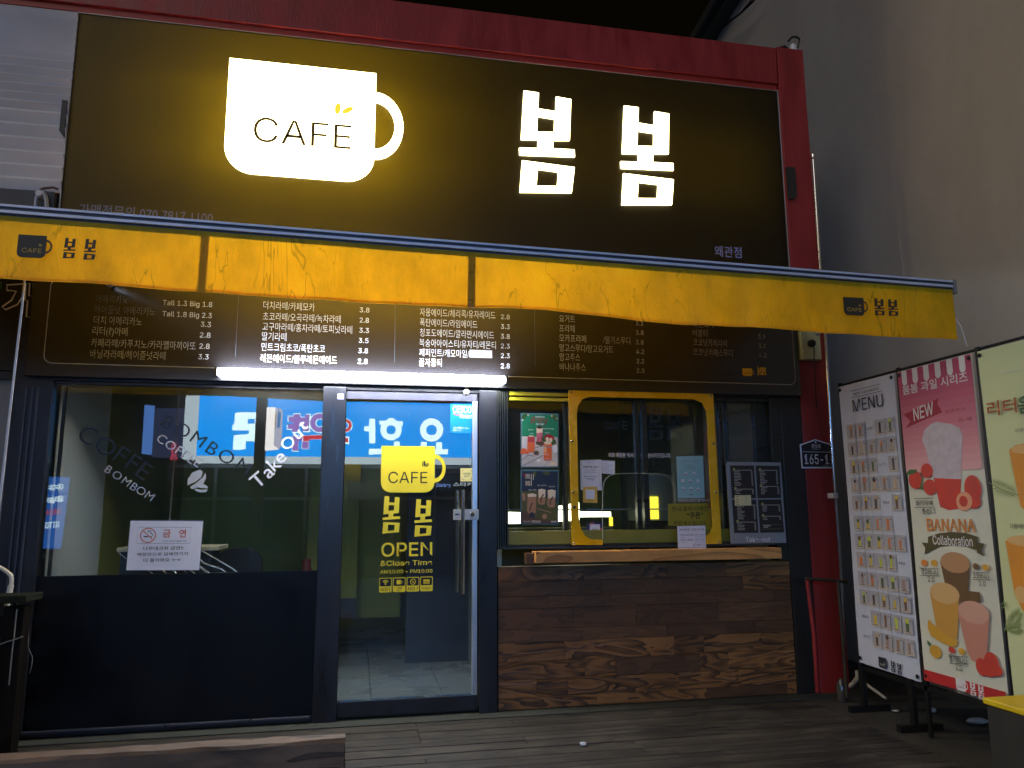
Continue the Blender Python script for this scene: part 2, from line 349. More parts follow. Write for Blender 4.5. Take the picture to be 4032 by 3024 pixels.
# ================================================================== GROUND, DECK
gm = mat('worn_concrete', S(46, 43, 36), 0.85, 0, 0.35, 2.5, (1, 1, 1), 0.35, 30)
mb = MB(); mb.face([(-60, -60, -0.16), (60, -60, -0.16), (60, 60, -0.16), (-60, 60, -0.16)], mat('asphalt', S(62, 62, 64), 0.8, 0, 0.3, 5, bump=0.4, bscale=120)); struct('ground', mb)
mb = MB(); mb.box(3.13, 4.3, -3.4, 3.0, -0.157, -0.004, gm); struct('pavement', mb)
deckm = wood('weathered_deck_wood', S(25, 23, 20), S(66, 60, 52), 1.0, 5, 0.66, (0.1, 0.75), 0, 0.68, 0.3)
mb = MB(); yy = -0.16; random.seed(3)
while yy > -2.75:
    x = -4.4
    while x < 3.1:
        L = min(random.choice((1.8, 2.4, 3.0)), 3.125 - x)
        mb.cur = random.random(); dz = random.uniform(-0.003, 0.002)
        mb.box(x + 0.002, x + L - 0.002, yy - 0.0665, yy, -0.028 + dz, 0.0 + dz, deckm); x += L
    yy -= 0.0705
mb.cur = 0.1; mb.box(-4.4, 3.125, -2.76, -0.15, -0.15, -0.03, mat('deck_joist', S(30, 26, 22), 0.8))
o = make('deck', mb, None, 0.002); o['kind'] = 'structure'
mb = MB(); mb.box(-2.3, 3.6, -0.158, 0.12, -0.155, 0.006, mat('mossy_concrete_sill', S(50, 54, 48), 0.9, 0, 0.3, 6, bump=0.3, bscale=50)); struct('pavement', mb)

# ================================================================== CAFE BUILDING
cafe = thing('cafe_building', 'red framed cafe building with black glazed front, glass door and wood clad takeout wall', 'building', (0.7, 0.0, 0.0))
WALLM = mat('grey_plaster', S(120, 118, 116), 0.8, 0, 0.1, 2)
INW = mat('white_interior_paint', S(232, 234, 232), 0.7, 0, 0.05, 1.5)
OLIVE = mat('lime_interior_paint', S(150, 148, 66), 0.65, 0, 0.08, 1.5)
GRN = mat('grey_green_panel', S(160, 172, 164), 0.6, 0, 0.08, 2)
# shell
mb = MB()
mb.box(-2.3, -1.96, 0.02, 4.0, 0, 3.2, WALLM)          # left side
mb.box(-2.6, 3.55, 0.34, 4.0, 2.75, 5.0, WALLM)        # upper storey
mb.box(3.27, 3.55, 0.02, 4.0, 0, 5.0, WALLM)           # right side
mb.box(-1.96, 3.27, 3.9, 4.0, 0, 2.75, WALLM)
make('wall', mb, cafe)
# interior
mb = MB()
mb.box(-1.955, -1.90, 0.1, 1.14, 0.0, 2.7, INW)
mb.box(-1.955, -1.90, 1.15, 3.88, 0.0, 2.7, OLIVE)
mb.box(-1.90, 3.26, 3.80, 3.88, 0.0, 2.7, OLIVE)
mb.box(3.20, 3.26, 0.1, 3.8, 0.0, 2.7, GRN)
make('interior_wall', mb, cafe)
mb = MB(); mb.box(-1.9, 3.2, 0.12, 3.8, 2.70, 2.745, mat('ceiling_paint', S(120, 124, 110), 0.8)); make('ceiling', mb, cafe)
TILE = mat('floor_tile', S(176, 184, 190), 0.3, 0, 0.05, 1.5)
mb = MB()
for i in range(10):
    for j in range(7):
        mb.cur = random.random(); mb.box(-1.9 + i * 0.51, -1.9 + i * 0.51 + 0.505, 0.13 + j * 0.53, 0.13 + j * 0.53 + 0.525, -0.05, 0.012, TILE)
make('interior_floor', mb, cafe)
# partitions seen through the door
mb = MB()
mb.box(-0.42, 0.02, 1.9, 1.96, 0.55, 2.6, OLIVE); mb.box(-0.42, 0.02, 1.9, 1.955, 0.38, 0.548, DGREY)
mb.box(0.03, 0.42, 2.1, 2.16, 0.35, 2.6, OLIVE)
mb.box(0.45, 1.0, 1.7, 1.78, 0.012, 2.6, mat('slate_blue_column', S(58, 64, 78), 0.5, 0, 0.1, 2))
mb.box(1.0, 1.05, 0.35, 1.8, 0.012, 2.2, GRN)
make('partition', mb, cafe)

# red frame
mb = MB()
top = 5.085; sb = 4.735
mb.box(-3.4, 3.30, -0.035, 0.33, sb + 0.03, top, RED)
mb.box(-3.4, 3.30, -0.015, 0.02, sb - 0.02, sb + 0.028, mat('recessed_red_strip', S(150, 40, 24), 0.5))  # narrow set-back strip under the fascia in a more orange red
make('red_fascia', mb, cafe, 0.004)
mb = MB()
mb.box(3.312, 3.55, -0.035, 0.3, 0.0, top + 0.012, RED)
mb.box(3.552, 3.575, 0.0, 0.28, 4.15, top - 0.03, mat('pale_edge_flashing', S(140, 150, 152), 0.5, 0.2, 0.2, 20))
make('red_pillar', mb, cafe, 0.004)
# siding on the upper left
mb = MB(); SID = mat('grey_ribbed_siding', S(206, 195, 184), 0.6, 0.0, 0.14, 3, (0.3, 1, 1))
z = 3.4
while z < sb - 0.03:
    h = 0.062 if z > 3.95 else 0.095
    mb.face([(-3.4, -0.005, z), (-1.965, -0.005, z), (-1.965, -0.034, z + h * 0.72), (-3.4, -0.034, z + h * 0.72)], SID)
    mb.face([(-3.4, -0.034, z + h * 0.72), (-1.965, -0.034, z + h * 0.72), (-1.965, -0.005, z + h), (-3.4, -0.005, z + h)], SID)
    z += h
make('siding', mb, cafe)
mb = MB(); mb.box(-3.4, -1.99, -0.05, 0.02, 2.8, 3.39, mat('dark_flashing', S(70, 68, 66), 0.6, 0.1, 0.2, 6)); make('flashing', mb, cafe, 0.004)
# front header behind the menu board
mb = MB(); mb.box(-2.3, 3.30, -0.01, 0.3, 2.15, 3.19, BLACK); make('header', mb, cafe)
# black window and door frames
mb = MB()
mb.box(-2.12, -1.90, -0.03, 0.12, 0.012, 2.148, BLACK)
for dx in (-2.05, -2.015, -1.985): mb.box(dx, dx + 0.012, -0.042, -0.031, 0.02, 2.10, DGREY)
mb.box(-1.90, -0.24, 0.0, 0.06, 2.126, 2.148, BLACK)
mb.box(-1.90, -0.24, -0.025, 0.10, 0.012, 0.045, BLACK); mb.box(-1.89, -0.25, -0.045, -0.026, 0.035, 0.05, DGREY)
mb.box(-0.24, -0.09, -0.045, 0.12, 0.008, 2.148, BLACK)
make('window_frame', mb, cafe, 0.003)
mb = MB(); mb.box(-1.899, -0.241, 0.0, 0.04, 0.046, 0.935, BLACK2); make('lower_panel', mb, cafe)
GLASS = glassmat('window_glass', (0.93, 0.96, 0.955, 1), 0.05)
mb = MB(); mb.box(-1.899, -0.241, 0.010, 0.016, 0.937, 2.125, GLASS); make('window_pane', mb, cafe)
mb = MB(); mb.box(-1.855, -1.842, 0.03, 0.06, 0.936, 2.12, BLACK); make('window_mullion', mb, cafe)

# wood cladding
clad = wood('charred_wood_cladding', S(44, 28, 16), S(142, 96, 50), 1.6, 7, 0.5, (0.25, 0.7), 0, 0.25, 0.3)
cladp = wood('plain_brown_cladding', S(72, 48, 28), S(102, 69, 40), 2.0, 4, 0.55, (0.1, 0.7), 0, 0.2, 0.15)
mb = MB(); z = 0.012; random.seed(11)
for h in (0.072, 0.115, 0.115, 0.125, 0.085, 0.135, 0.08, 0.10, 0.10):
    x = 0.95 - random.uniform(0, 0.25)
    while x < 3.13:
        L = random.choice((0.22, 0.45, 0.62, 0.8)); x1 = min(x + L, 3.135); x0 = max(x, 0.955)
        if x1 - x0 > 0.03:
            mb.cur = random.random(); d = random.uniform(0, 0.004)
            rowm = (z < 0.34 and random.random() < 0.75) or (0.66 < z < 0.95 and random.random() < 0.4)
            mb.box(x0, x1 - 0.0015, -0.02 - d, 0.05, z, z + h - 0.0018, clad if rowm else cladp)
        x = x1 if x1 < 3.13 else 9
    z += h
make('wood_cladding', mb, cafe, 0.0012)
mb = MB(); mb.box(3.137, 3.31, -0.03, 0.12, 0.008, 2.148, mat('black_brown_post', S(36, 33, 30), 0.45, 0, 0.15, 4, (1, 1, 0.2))); make('corner_post', mb, cafe, 0.003)

# door
door = MB(); HEAD = DGREY
door.box(-0.088, 0.812, -0.025, 0.03, 0.025, 0.118, BLACK)
DO = make('door', door, cafe, 0.003)
mb = MB(); mb.box(-0.086, 0.775, -0.004, 0.006, 0.119, 2.069, GLASS); make('door_pane', mb, DO)
mb = MB(); mb.box(0.776, 0.812, -0.026, 0.02, 0.119, 2.069, ALU); make('door_stile', mb, DO, 0.003)
mb = MB(); mb.box(-0.088, 0.812, -0.02, 0.02, 2.07, 2.128, mat('door_head_rail', S(62, 62, 72), 0.4, 0.0, 0.06, 20)); make('head_rail', mb, DO, 0.003)
mb = MB()
hx = fx(CD, 1045, 900)[0]; hz0 = fx(CD, 1040, 1537)[1]; hz1 = fx(CD, 1040, 790)[1]
mb.tube([(hx, -0.075, hz0), (hx, -0.075, hz1)], 0.0135, CHROME, 16)
for q in (hz0 + 0.08, hz1 - 0.08): mb.tube([(hx, -0.075, q), (hx, -0.004, q)], 0.008, CHROME, 10)
mb.tube([(hx - 0.022, 0.045, hz0), (hx - 0.022, 0.045, hz1)], 0.0135, CHROME, 16)
make('door_handle', mb, DO)
mb = MB(); a = fx(CD, 985, 1008); b = fx(CD, 1165, 930)
mb.box(a[0], b[0], -0.04, -0.005, a[1], b[1], mat('brushed_steel', S(186, 184, 180), 0.45, 0.4, 0.06, 30))
c = fx(CD, 1117, 967); mb.lathe((c[0], -0.04, c[1]), (0, -1, 0), [(0, 0.017), (0.006, 0.017), (0.008, 0.012)], CHROME)
mb.box(c[0] - 0.002, c[0] + 0.002, -0.0495, -0.048, c[1] - 0.007, c[1] + 0.007, INK)
c = fx(CD, 1010, 968); mb.box(c[0] - 0.016, c[0] + 0.013, -0.042, -0.0405, c[1] - 0.006, c[1] + 0.006, DGREY)
make('door_lock', mb, DO, 0.004)
mb = MB(); mb.box(0.822, 0.945, -0.045, 0.12, 0.008, 2.148, BLACK); mb.box(-0.088, 0.82, -0.03, 0.11, 2.13, 2.149, BLACK); make('door_frame', mb, cafe, 0.003)

# take-out window
OLF = mat('black_window_track', S(44, 46, 40), 0.35, 0.2, 0.12, 14, (0.1, 1, 1))
LIME = mat('track_in_yellow_light', S(190, 180, 40), 0.4)  # yellow bounce light on the track is put into its colour
TW = MB(); x0t, x1t = 1.035, 3.05
for k, dx in enumerate((0.948, 0.965, 0.982, 0.999, 1.018)): TW.box(dx, dx + 0.011, -0.045 + 0.006 * k, 0.11, 1.055, 2.146, OLF)
TW.box(0.9475, 3.05, -0.02, 0.11, 1.057, 1.082, OLF); TW.box(0.955, 3.05, -0.032, -0.021, 1.055, 1.064, DGREY)
TW.box(1.03, 3.05, -0.005, 0.11, 2.12, 2.147, OLF)
TW.box(1.04, 1.47, -0.03, -0.006, 2.122, 2.147, LIME); TW.box(1.04, 1.47, -0.03, -0.0062, 2.085, 2.108, LIME)
SASH = mat('sash_rail_in_yellow_light', S(128, 126, 52), 0.4, 0, 0.1, 8)  # olive colour stands for the yellow light on the dark bottom rails
TW.box(1.032, 1.48, -0.0045, 0.03, 1.083, 1.175, SASH)            # sash bottoms
TW.box(1.482, 3.05, 0.035, 0.07, 1.083, 1.175, SASH)
for a, b in ((1.44, 1.475), (1.99, 2.02), (2.045, 2.085), (2.66, 2.69), (2.72, 2.735), (2.95, 3.05)): TW.box(a, b, 0.032, 0.08, 1.176, 2.119, OLF)
TW.box(3.051, 3.135, -0.025, 0.11, 0.94, 2.146, OLF)
tw = make('takeout_window', TW, cafe, 0.0015)
mb = MB(); mb.box(1.034, 1.479, 0.012, 0.017, 1.176, 2.082, GLASS); mb.box(1.482, 3.048, 0.050, 0.055, 1.176, 2.119, GLASS); make('takeout_pane', mb, tw)
# yellow acrylic surround
ol = [(530, 140), (1580, 180), (1612, 740), (1643, 1275), (1532, 1275), (1530, 1222), (1558, 1195), (1578, 1150), (1560, 900), (1545, 600), (1538, 400), (1530, 310), (1502, 252), (1440, 225), (1000, 214), (690, 207), (632, 226), (600, 270), (591, 330), (598, 700), (607, 1090), (622, 1165), (650, 1215), (690, 1240), (780, 1246), (780, 1282), (555, 1282), (545, 800)]
YF = MB(); YF.slab([[fx(CT, x, y, -0.05) for x, y in ol]], -0.05, 0.006, YFRAME)
yf = make('yellow_surround', YF, cafe)
mb = MB()
for (x, y) in ((548, 172), (1563, 200), (557, 528), (1583, 546), (565, 897), (1602, 897), (573, 1273), (1622, 1262), (575, 1008)):
    c = fx(CT, x, y, -0.055); mb.lathe((c[0], -0.053, c[1]), (0, -1, 0), [(0, 0.011), (0.006, 0.011), (0.011, 0.008), (0.013, 0.003)], CHROME if y != 1008 else INK, 14)
make('screw_cap', mb, yf)
mb = MB(); arch = [(780, 1240), (779, 1000), (781, 860), (800, 805), (838, 775), (880, 765), (1030, 762), (1200, 766), (1255, 785), (1290, 825), (1306, 880), (1306, 960)]
mb.tube([(fx(CT, x, y, -0.05)[0], -0.05, fx(CT, x, y, -0.05)[1]) for x, y in arch], 0.0022, mat('clear_acrylic_edge', S(170, 180, 170), 0.2), 6); make('opening_edge', mb, yf)
# counter shelf
shelfm = wood('pine_shelf_wood', S(150, 98, 46), S(206, 150, 84), 0.8, 4, 0.45, (0.15, 0.7), 0, 0.25, 0.15)
mb = MB(); mb.cur = 0.7; mb.box(1.19, 3.005, -0.15, -0.026, 0.965, 1.041, shelfm)
# ledge board is tapered: the front edge sags a little
make('shelf', mb, cafe, 0.004)
mb = MB(); mb.cur = 0.3; mb.box(1.135, 1.188, -0.10, -0.022, 0.955, 1.03, cladp); make('shelf_bracket', mb, cafe, 0.003)

# ================================================================== SHOP SIGN
SY = 0.0
def scale_loops(loops, f): return [[f(x, y) for x, y in lp] for lp in loops]
bom1 = [[(1098, 523), (1182, 535), (1178, 625), (1278, 640), (1280, 557), (1365, 572), (1357, 803), (1265, 803), (1262, 850), (1384, 857), (1386, 897), (1074, 886), (1072, 846), (1175, 849), (1178, 800), (1082, 798)], [(1175, 667), (1272, 682), (1270, 758), (1172, 756)]]
bom1b = [[(1088, 918), (1385, 957), (1368, 1100), (1075, 1097)], [(1176, 966), (1293, 982), (1287, 1064), (1168, 1061)]]
bom2 = [[(1666, 607), (1747, 618), (1745, 705), (1837, 720), (1838, 640), (1920, 654), (1917, 880), (1830, 880), (1828, 928), (1943, 934), (1945, 973), (1648, 961), (1646, 923), (1745, 926), (1747, 880), (1655, 877)], [(1742, 749), (1834, 763), (1833, 838), (1740, 835)]]
bom2b = [[(1662, 991), (1946, 1026), (1936, 1168), (1653, 1168)], [(1746, 1040), (1858, 1053), (1854, 1133), (1741, 1132)]]
B1 = scale_loops(bom1 + bom1b, lambda x, y: fx(C2, x, y)); B2 = scale_loops(bom2 + bom2b, lambda x, y: fx(C2, x, y))
bxs = [p[0] for l_ in B1 for p in l_]; bzs = [p[1] for l_ in B1 for p in l_]
bb1 = (min(bxs), min(bzs), max(bxs), max(bzs))
GL = [[((x - bb1[0]) / (bb1[2] - bb1[0]), (z - bb1[1]) / (bb1[3] - bb1[1])) for x, z in lp] for lp in B1]
def glyph_loops(x0, z0, x1, z1): return [[(x0 + a * (x1 - x0), z0 + b * (z1 - z0)) for a, b in lp] for lp in GL]
# cup in real metres on the sign
cTL = fx(C1, 1308, 335); cTR = fx(C2, 262, 430); cBL = fx(C1, 1276, 860); cBt = fx(C1, 1395, 990)
cx0, cx1, cz1, cz0 = (cTL[0] + cBL[0]) / 2, cTR[0], (cTL[1] + cTR[1]) / 2, cBt[1]
CW_, CH_ = cx1 - cx0, cz1 - cz0
def cup_loops(x0, z0, x1, z1):
    """mug outline inside the box of its bowl: flat rim, rounded base"""
    r = (x1 - x0) * 0.19; n = 8; lp = [(x0, z1)]
    lp += [(x0 + r - r * math.cos(math.radians(90 * k / n)), z0 + r - r * math.sin(math.radians(90 * k / n))) for k in range(n + 1)]
    lp += [(x1 - r + r * math.sin(math.radians(90 * k / n)), z0 + r - r * math.cos(math.radians(90 * k / n))) for k in range(n + 1)]
    lp += [(x1, z1)]; return lp
def handle_loop(x0, z0, x1, z1, n=18):
    w_, h_ = x1 - x0, z1 - z0; c = z0 + h_ * 0.52; ro, ri = h_ * 0.305, h_ * 0.215
    return [(x1 - w_ * .004 + ro * 0.80 * math.cos(math.radians(t)), c + ro * math.sin(math.radians(t))) for t in [-90 + 180 * k / n for k in range(n + 1)]] + \
           [(x1 - w_ * .004 + ri * 0.80 * math.cos(math.radians(t)), c + ri * math.sin(math.radians(t))) for t in [90 - 180 * k / n for k in range(n + 1)]]
def bean(pr, cx, cy_, s, m, m2=None):
    pr.poly(circ(cx - 0.30 * s, cy_ + 0.12 * s, 0.30 * s, 20, 0.55 * s, -0.12), m)
    pr.poly(circ(cx + 0.28 * s, cy_ - 0.14 * s, 0.26 * s, 20, 0.50 * s, -0.95), m)
    if m2:
        pr.stroke([(cx - 0.30 * s, cy_ + 0.66 * s), (cx - 0.40 * s, cy_ + 0.15 * s), (cx - 0.24 * s, cy_ - 0.42 * s)], 0.09 * s, m2)
        pr.stroke([(cx + 0.72 * s, cy_ + 0.12 * s), (cx + 0.28 * s, cy_ - 0.10 * s), (cx - 0.12 * s, cy_ - 0.48 * s)], 0.09 * s, m2)
def brand(pr, x0, z0, x1, z1, m, mtext, letters=None, bold=0.0, beans=None):
    pr.poly(cup_loops(x0, z0, x1, z1), m); pr.poly(handle_loop(x0, z0, x1, z1), m)
    w_, h_ = x1 - x0, z1 - z0
    pr.fit('CAFE', x0 + w_ * .17, z0 + h_ * .22, x0 + w_ * .86, z0 + h_ * .42, mtext, bold)
    bean(pr, x0 + w_ * 0.80, z0 + h_ * 0.57, h_ * 0.10, beans or mtext)
    if letters:
        for (a, b, c, d) in letters: pr.poly(glyph_loops(a, b, c, d), m)
SIGNL = 10.0
LIT = emit('lit_sign_face', (1.0, 0.86, 0.42, 1), SIGNL)
FILM = film('dark_brown_sign_film', S(15, 12, 8), (0.50, 0.40, 0.01, 1), 0.32)
sign = thing('shop_sign', 'wide dark brown lightbox sign with glowing white cup and two white letters', 'sign', (0.67, 0.0, 3.2))
sx0, sx1, sz0, sz1 = -1.965, 3.305, 3.20, 4.712
mb = MB(); mb.box(sx0, sx1, -0.004, 0.0, sz0, sz1, FILM); make('sign_panel', mb, sign)
mb = MB(); SB = mat('sign_box_white', S(225, 225, 220), 0.7)
mb.box(sx0, sx1, 0.32, 0.33, sz0, sz1, SB); mb.box(sx0, sx1, 0.002, 0.319, sz1 - 0.01, sz1, SB); mb.box(sx0, sx1, 0.002, 0.319, sz0, sz0 + 0.01, SB)
mb.box(sx0, sx0 + 0.01, 0.002, 0.319, sz0 + 0.011, sz1 - 0.011, SB); mb.box(sx1 - 0.01, sx1, 0.002, 0.319, sz0 + 0.011, sz1 - 0.011, SB); make('sign_box', mb, sign)
mb = MB(); TR = mat('pale_sign_trim', S(190, 188, 184), 0.35, 0.5)
mb.box(sx0 - 0.006, sx1 + 0.006, -0.012, -0.0045, sz1, sz1 + 0.008, TR); mb.box(sx0 - 0.006, sx0, -0.012, -0.0045, sz0, sz1 - 0.001, TR); mb.box(sx1, sx1 + 0.006, -0.012, -0.0045, sz0, sz1 - 0.001, TR)
mb.box(0.9, sx1, -0.03, -0.0045, sz0 - 0.035, sz0 - 0.002, mat('olive_sign_trim', S(150, 146, 70), 0.5)); make('sign_trim', mb, sign)
mb = MB(); mb.slab([cup_loops(cx0, cz0, cx1, cz1)], -0.014, 0.016, LIT); mb.slab([handle_loop(cx0, cz0, cx1, cz1)], -0.014, 0.016, LIT); CUP = make('cup_emblem', mb, sign)
pr = facade(-0.0225); CUT = mat('amber_lettering', S(120, 92, 6), 0.5)
a = fx(C1, 1440, 815); b = fx(C2, 122, 720); pr.fit('CAFE', a[0], a[1] + 0.004, b[0], fx(C1, 1500, 675)[1], CUT, -0.008)
c = fx(C2, 60, 628); LY = emit('lit_yellow_bean', (1.0, 0.72, 0.05, 1), 1.1)
pr.poly(circ(c[0] - 0.02, c[1], 0.021, 16, 0.045, -0.1), LY); pr.poly(circ(c[0] + 0.05, c[1] - 0.005, 0.02, 16, 0.045, -1.0), LY)
make('lettering', pr, CUP)
for loops in (B1, B2):
    mb = MB(); mb.slab(loops[:2], -0.014, 0.016, LIT); mb.slab(loops[2:], -0.014, 0.016, LIT); make('sign_letter', mb, sign)
pr = facade(-0.0045); SDIM = mat('worn_sign_lettering', S(150, 146, 140), 0.5)
a = fx(C1, 450, 1200); b = fx(C1, 1210, 1235)
pr.fit('가맹점문의 070 7817 1100', a[0], b[1] - 0.05, b[0], b[1] + 0.035, SDIM)
a = fx(C3, 262, 1455); b = fx(C3, 412, 1420); pr.fit('왜관점', a[0], a[1] - 0.005, b[0], b[1] + 0.02, mat('lilac_sign_lettering', S(160, 158, 190), 0.5))
make('lettering', pr, sign)
HALO = emit('halo_tube', (1.0, 0.9, 0.6, 1), 6); HALO2 = emit('bright_halo_tube', (1.0, 0.9, 0.5, 1), 70)  # tubes added behind the film to imitate the lens bloom round the cup
mb = MB(); zc_ = (cz0 + cz1) / 2 - 0.05
for zz in (zc_ - 0.16, zc_ + 0.16): mb.tube([(sx0 + 0.15, 0.22, zz), (sx1 - 0.15, 0.22, zz)], 0.013, HALO, 8)
for zz in (cz0 + 0.12, cz0 + 0.36, cz0 + 0.6): mb.tube([(cx0 - 0.10, 0.2, zz), (cx1 + 0.18, 0.2, zz)], 0.013, HALO2, 8)
HALO3 = emit('side_halo_tube', (1.0, 0.9, 0.5, 1), 20)
for zz in (cz0 + 0.2, cz0 + 0.55): mb.tube([(cx0 - 0.55, 0.25, zz), (cx0 - 0.12, 0.25, zz)], 0.013, HALO3, 8); mb.tube([(cx1 + 0.2, 0.25, zz), (cx1 + 0.6, 0.25, zz)], 0.013, HALO3, 8)
make('added_halo_tube', mb, sign)
mb = MB(); EAR = mat('dark_sign_bracket', S(44, 38, 30), 0.5)
a = fx(C1, 345, 790); b = fx(C1, 400, 588); mb.prism([(a[0] + .03, a[1]), (sx0 - 0.008, a[1] + .01), (sx0 - 0.008, b[1]), (a[0], b[1]), (a[0], a[1] + .04)], -0.04, -0.021, EAR)
a = fx(C3, 650, 1140); b = fx(C3, 697, 970); mb.prism([(sx1 + .008, a[1] - .01), (b[0] - .02, a[1]), (b[0], a[1] + .03), (b[0], b[1]), (sx1 + .008, b[1])], -0.06, -0.036, EAR)
make('side_bracket', mb, sign)

# ================================================================== MENU BOARD
MBY = -0.06
menu = thing('menu_board', 'long black menu board with white drink names and prices in five columns', 'menu board', (0.6, MBY, 2.2))
BOARD = mat('satin_black_board', S(27, 26, 30), 0.27, spec=0.9)
mb = MB(); mb.box(-2.06, 3.305, MBY, -0.011, 2.165, 3.02, BOARD); make('board', mb, menu, 0.004)
pr = facade(MBY)
p0 = PY(195, 1500, MBY).x; bl = PY(211, 1430, MBY); br = PY(3133, 1514, MBY)
pr.outline(rrect(-1.955, bl.z, br.x, 2.80, 0.05), 0.005, mat('silver_line', S(190, 190, 192), 0.4))
LINE = mat('faint_line', S(96, 96, 100), 0.5)
for u in (511, 853, 1155, 1447):
    x = PY(*G(u, 720), MBY).x; pr.poly(rect(x - 0.001, bl.z + 0.08, x + 0.001, 2.78), LINE)
make('border_line', pr, menu)
pr = facade(MBY); HM = 0.064
def row(body, uL, vL, uR, m, bold=-0.008):
    a = PY(*G(uL, vL), MBY); b = PY(*G(uR, vL), MBY); pr.line(body, a.x, b.x, a.z, HM, m, bold)
    pr.lift = 0.0016
def price(body, uL, v, uR, m=MTEXT):
    a = PY(*G(uL, v), MBY); b = PY(*G(uR, v), MBY); pr.line(body, a.x, b.x, a.z, 0.066, m, 0.0); pr.lift = 0.0016
MID = mat('mid_grey_menu_lettering', S(176, 175, 174), 0.5)  # slightly greyer lettering for one left row and the last column
for t, a, v, b, m_ in (('아메리카노', 207, 645, 277, MGREY), ('헤이즐넛 아메리카노', 204, 668, 336, MGREY), ('더치 아메리카노', 203, 691, 307, MID), ('리터(ℓ)아메', 200, 714, 276, MTEXT), ('카페라떼/카푸치노/카라멜마끼아또', 197, 740, 423, MTEXT), ('바닐라라떼/헤이즐넛라떼', 195, 764, 358, MTEXT),
    ('더치라떼/카페모카', 569, 659, 680, MTEXT), ('초코라떼/오곡라떼/녹차라떼', 568, 683, 736, MTEXT), ('고구마라떼/홍차라떼/토피넛라떼', 567, 705, 761, MTEXT), ('딸기라떼', 566, 726, 619, MTEXT), ('민트크림초코/폭탄초코', 565, 749, 702, MTEXT), ('레몬에이드/블루레몬에이드', 563, 773, 728, MTEXT),
    ('자몽에이드/체리콕/유자레이드', 907, 674, 1070, MTEXT), ('폭탄에이드/라임에이드', 907, 696, 1031, MTEXT), ('청포도에이드/깔라만시에이드', 907, 718, 1067, MTEXT), ('복숭아아이스티/유자티/레몬티', 906, 740, 1071, MTEXT), ('페퍼민트/캐모마일/', 906, 761, 1013, MTEXT), ('꿀자몽티', 905, 782, 954, MTEXT),
    ('요거트', 1208, 688, 1242, MTEXT), ('프라페', 1208, 709, 1241, MTEXT), ('모카프라페', 1208, 730, 1266, MTEXT), ('/딸기스무디', 1303, 734, 1361, MTEXT), ('망고스무디/망고요거트', 1209, 751, 1324, MTEXT), ('망고주스', 1209, 771, 1253, MTEXT), ('바나나주스', 1209, 792, 1265, MTEXT),
    ('레인보우', 1495, 699, 1545, MID), ('버블티', 1496, 719, 1528, MID), ('코코넛카페라떼', 1497, 739, 1570, MID), ('코코넛카페스무디', 1497, 760, 1582, MID)):
    row(t, a, v, b, m_)
for t, a, v, b in (('Tall 1.3 Big 1.8', 352, 651, 459), ('Tall 1.8 Big 2.3', 351, 675, 458), ('3.3', 434, 698, 456), ('2.8', 432, 721, 455), ('2.8', 431, 745, 453), ('3.3', 429, 768, 451),
    ('3.8', 777, 667, 798), ('2.8', 777, 689, 797), ('3.3', 776, 711, 797), ('3.5', 775, 733, 796), ('3.8', 774, 755, 795), ('2.8', 773, 778, 794),
    ('2.8', 1082, 682, 1101), ('3.3', 1082, 703, 1101), ('3.8', 1082, 724, 1101), ('2.3', 1082, 745, 1101), ('2.3', 1082, 766, 1101), ('2.8', 1082, 788, 1101),
    ('3.3', 1373, 696, 1389), ('3.8', 1373, 716, 1390), ('3.8', 1373, 737, 1390), ('4.2', 1374, 757, 1391), ('2.3', 1375, 778, 1391), ('2.5', 1375, 798, 1392),
    ('3.9', 1637, 725, 1653), ('3.8', 1638, 745, 1654), ('4.2', 1639, 765, 1656)):
    price(t, a, v, b, MID if a > 1600 else MTEXT)
a = PY(*G(1014, 772), MBY); b = PY(*G(1063, 757), MBY)
pr.poly(rect(a.x, a.z, b.x, b.z), mat('grey_patch_sticker', S(150, 154, 162), 0.5))
a = PY(*G(1560, 806), MBY); b = PY(*G(1600, 806), MBY); pr.line('TAKE OUT', a.x, b.x, a.z, 0.04, mat('dark_lettering', S(64, 62, 58), 0.5))
a = PY(*G(1604, 812), MBY); b = PY(*G(1624, 796), MBY); L1 = PY(*G(1636, 810), MBY); L2 = PY(*G(1645, 793), MBY)
MY = mat('menu_yellow', S(236, 190, 40), 0.5)
brand(pr, a.x, a.z, b.x, b.z, MY, INK, None, 0.01)
for q in (0, 0.036):
    pr.poly(glyph_loops(L1.x + q, L1.z, L2.x + q, L2.z), MY)
make('lettering', pr, menu)

# light bar under the menu board
bar = thing('light_bar', 'slim white lit tube lamp along the lower edge of the black menu board', 'lamp', (0.05, -0.08, 2.2))
mb = MB(); mb.box(-0.90, 0.985, MBY - 0.012, MBY - 0.001, 2.185, 2.24, ALU); make('housing', mb, bar, 0.002)
mb = MB(); BARL = emit('bar_diffuser', (0.86, 0.92, 1.0, 1), 135)
mb.prism([(-0.90, 2.197), (0.985, 2.197), (0.99, 2.205), (0.975, 2.237), (-0.885, 2.237), (-0.905, 2.205)], -0.132, MBY - 0.013, BARL); make('diffuser', mb, bar)
for x in (-0.925, 0.992): mb = MB(); mb.box(x, x + 0.018, -0.135, MBY - 0.001, 2.19, 2.243, DGREY); make('end_cap', mb, bar, 0.003)

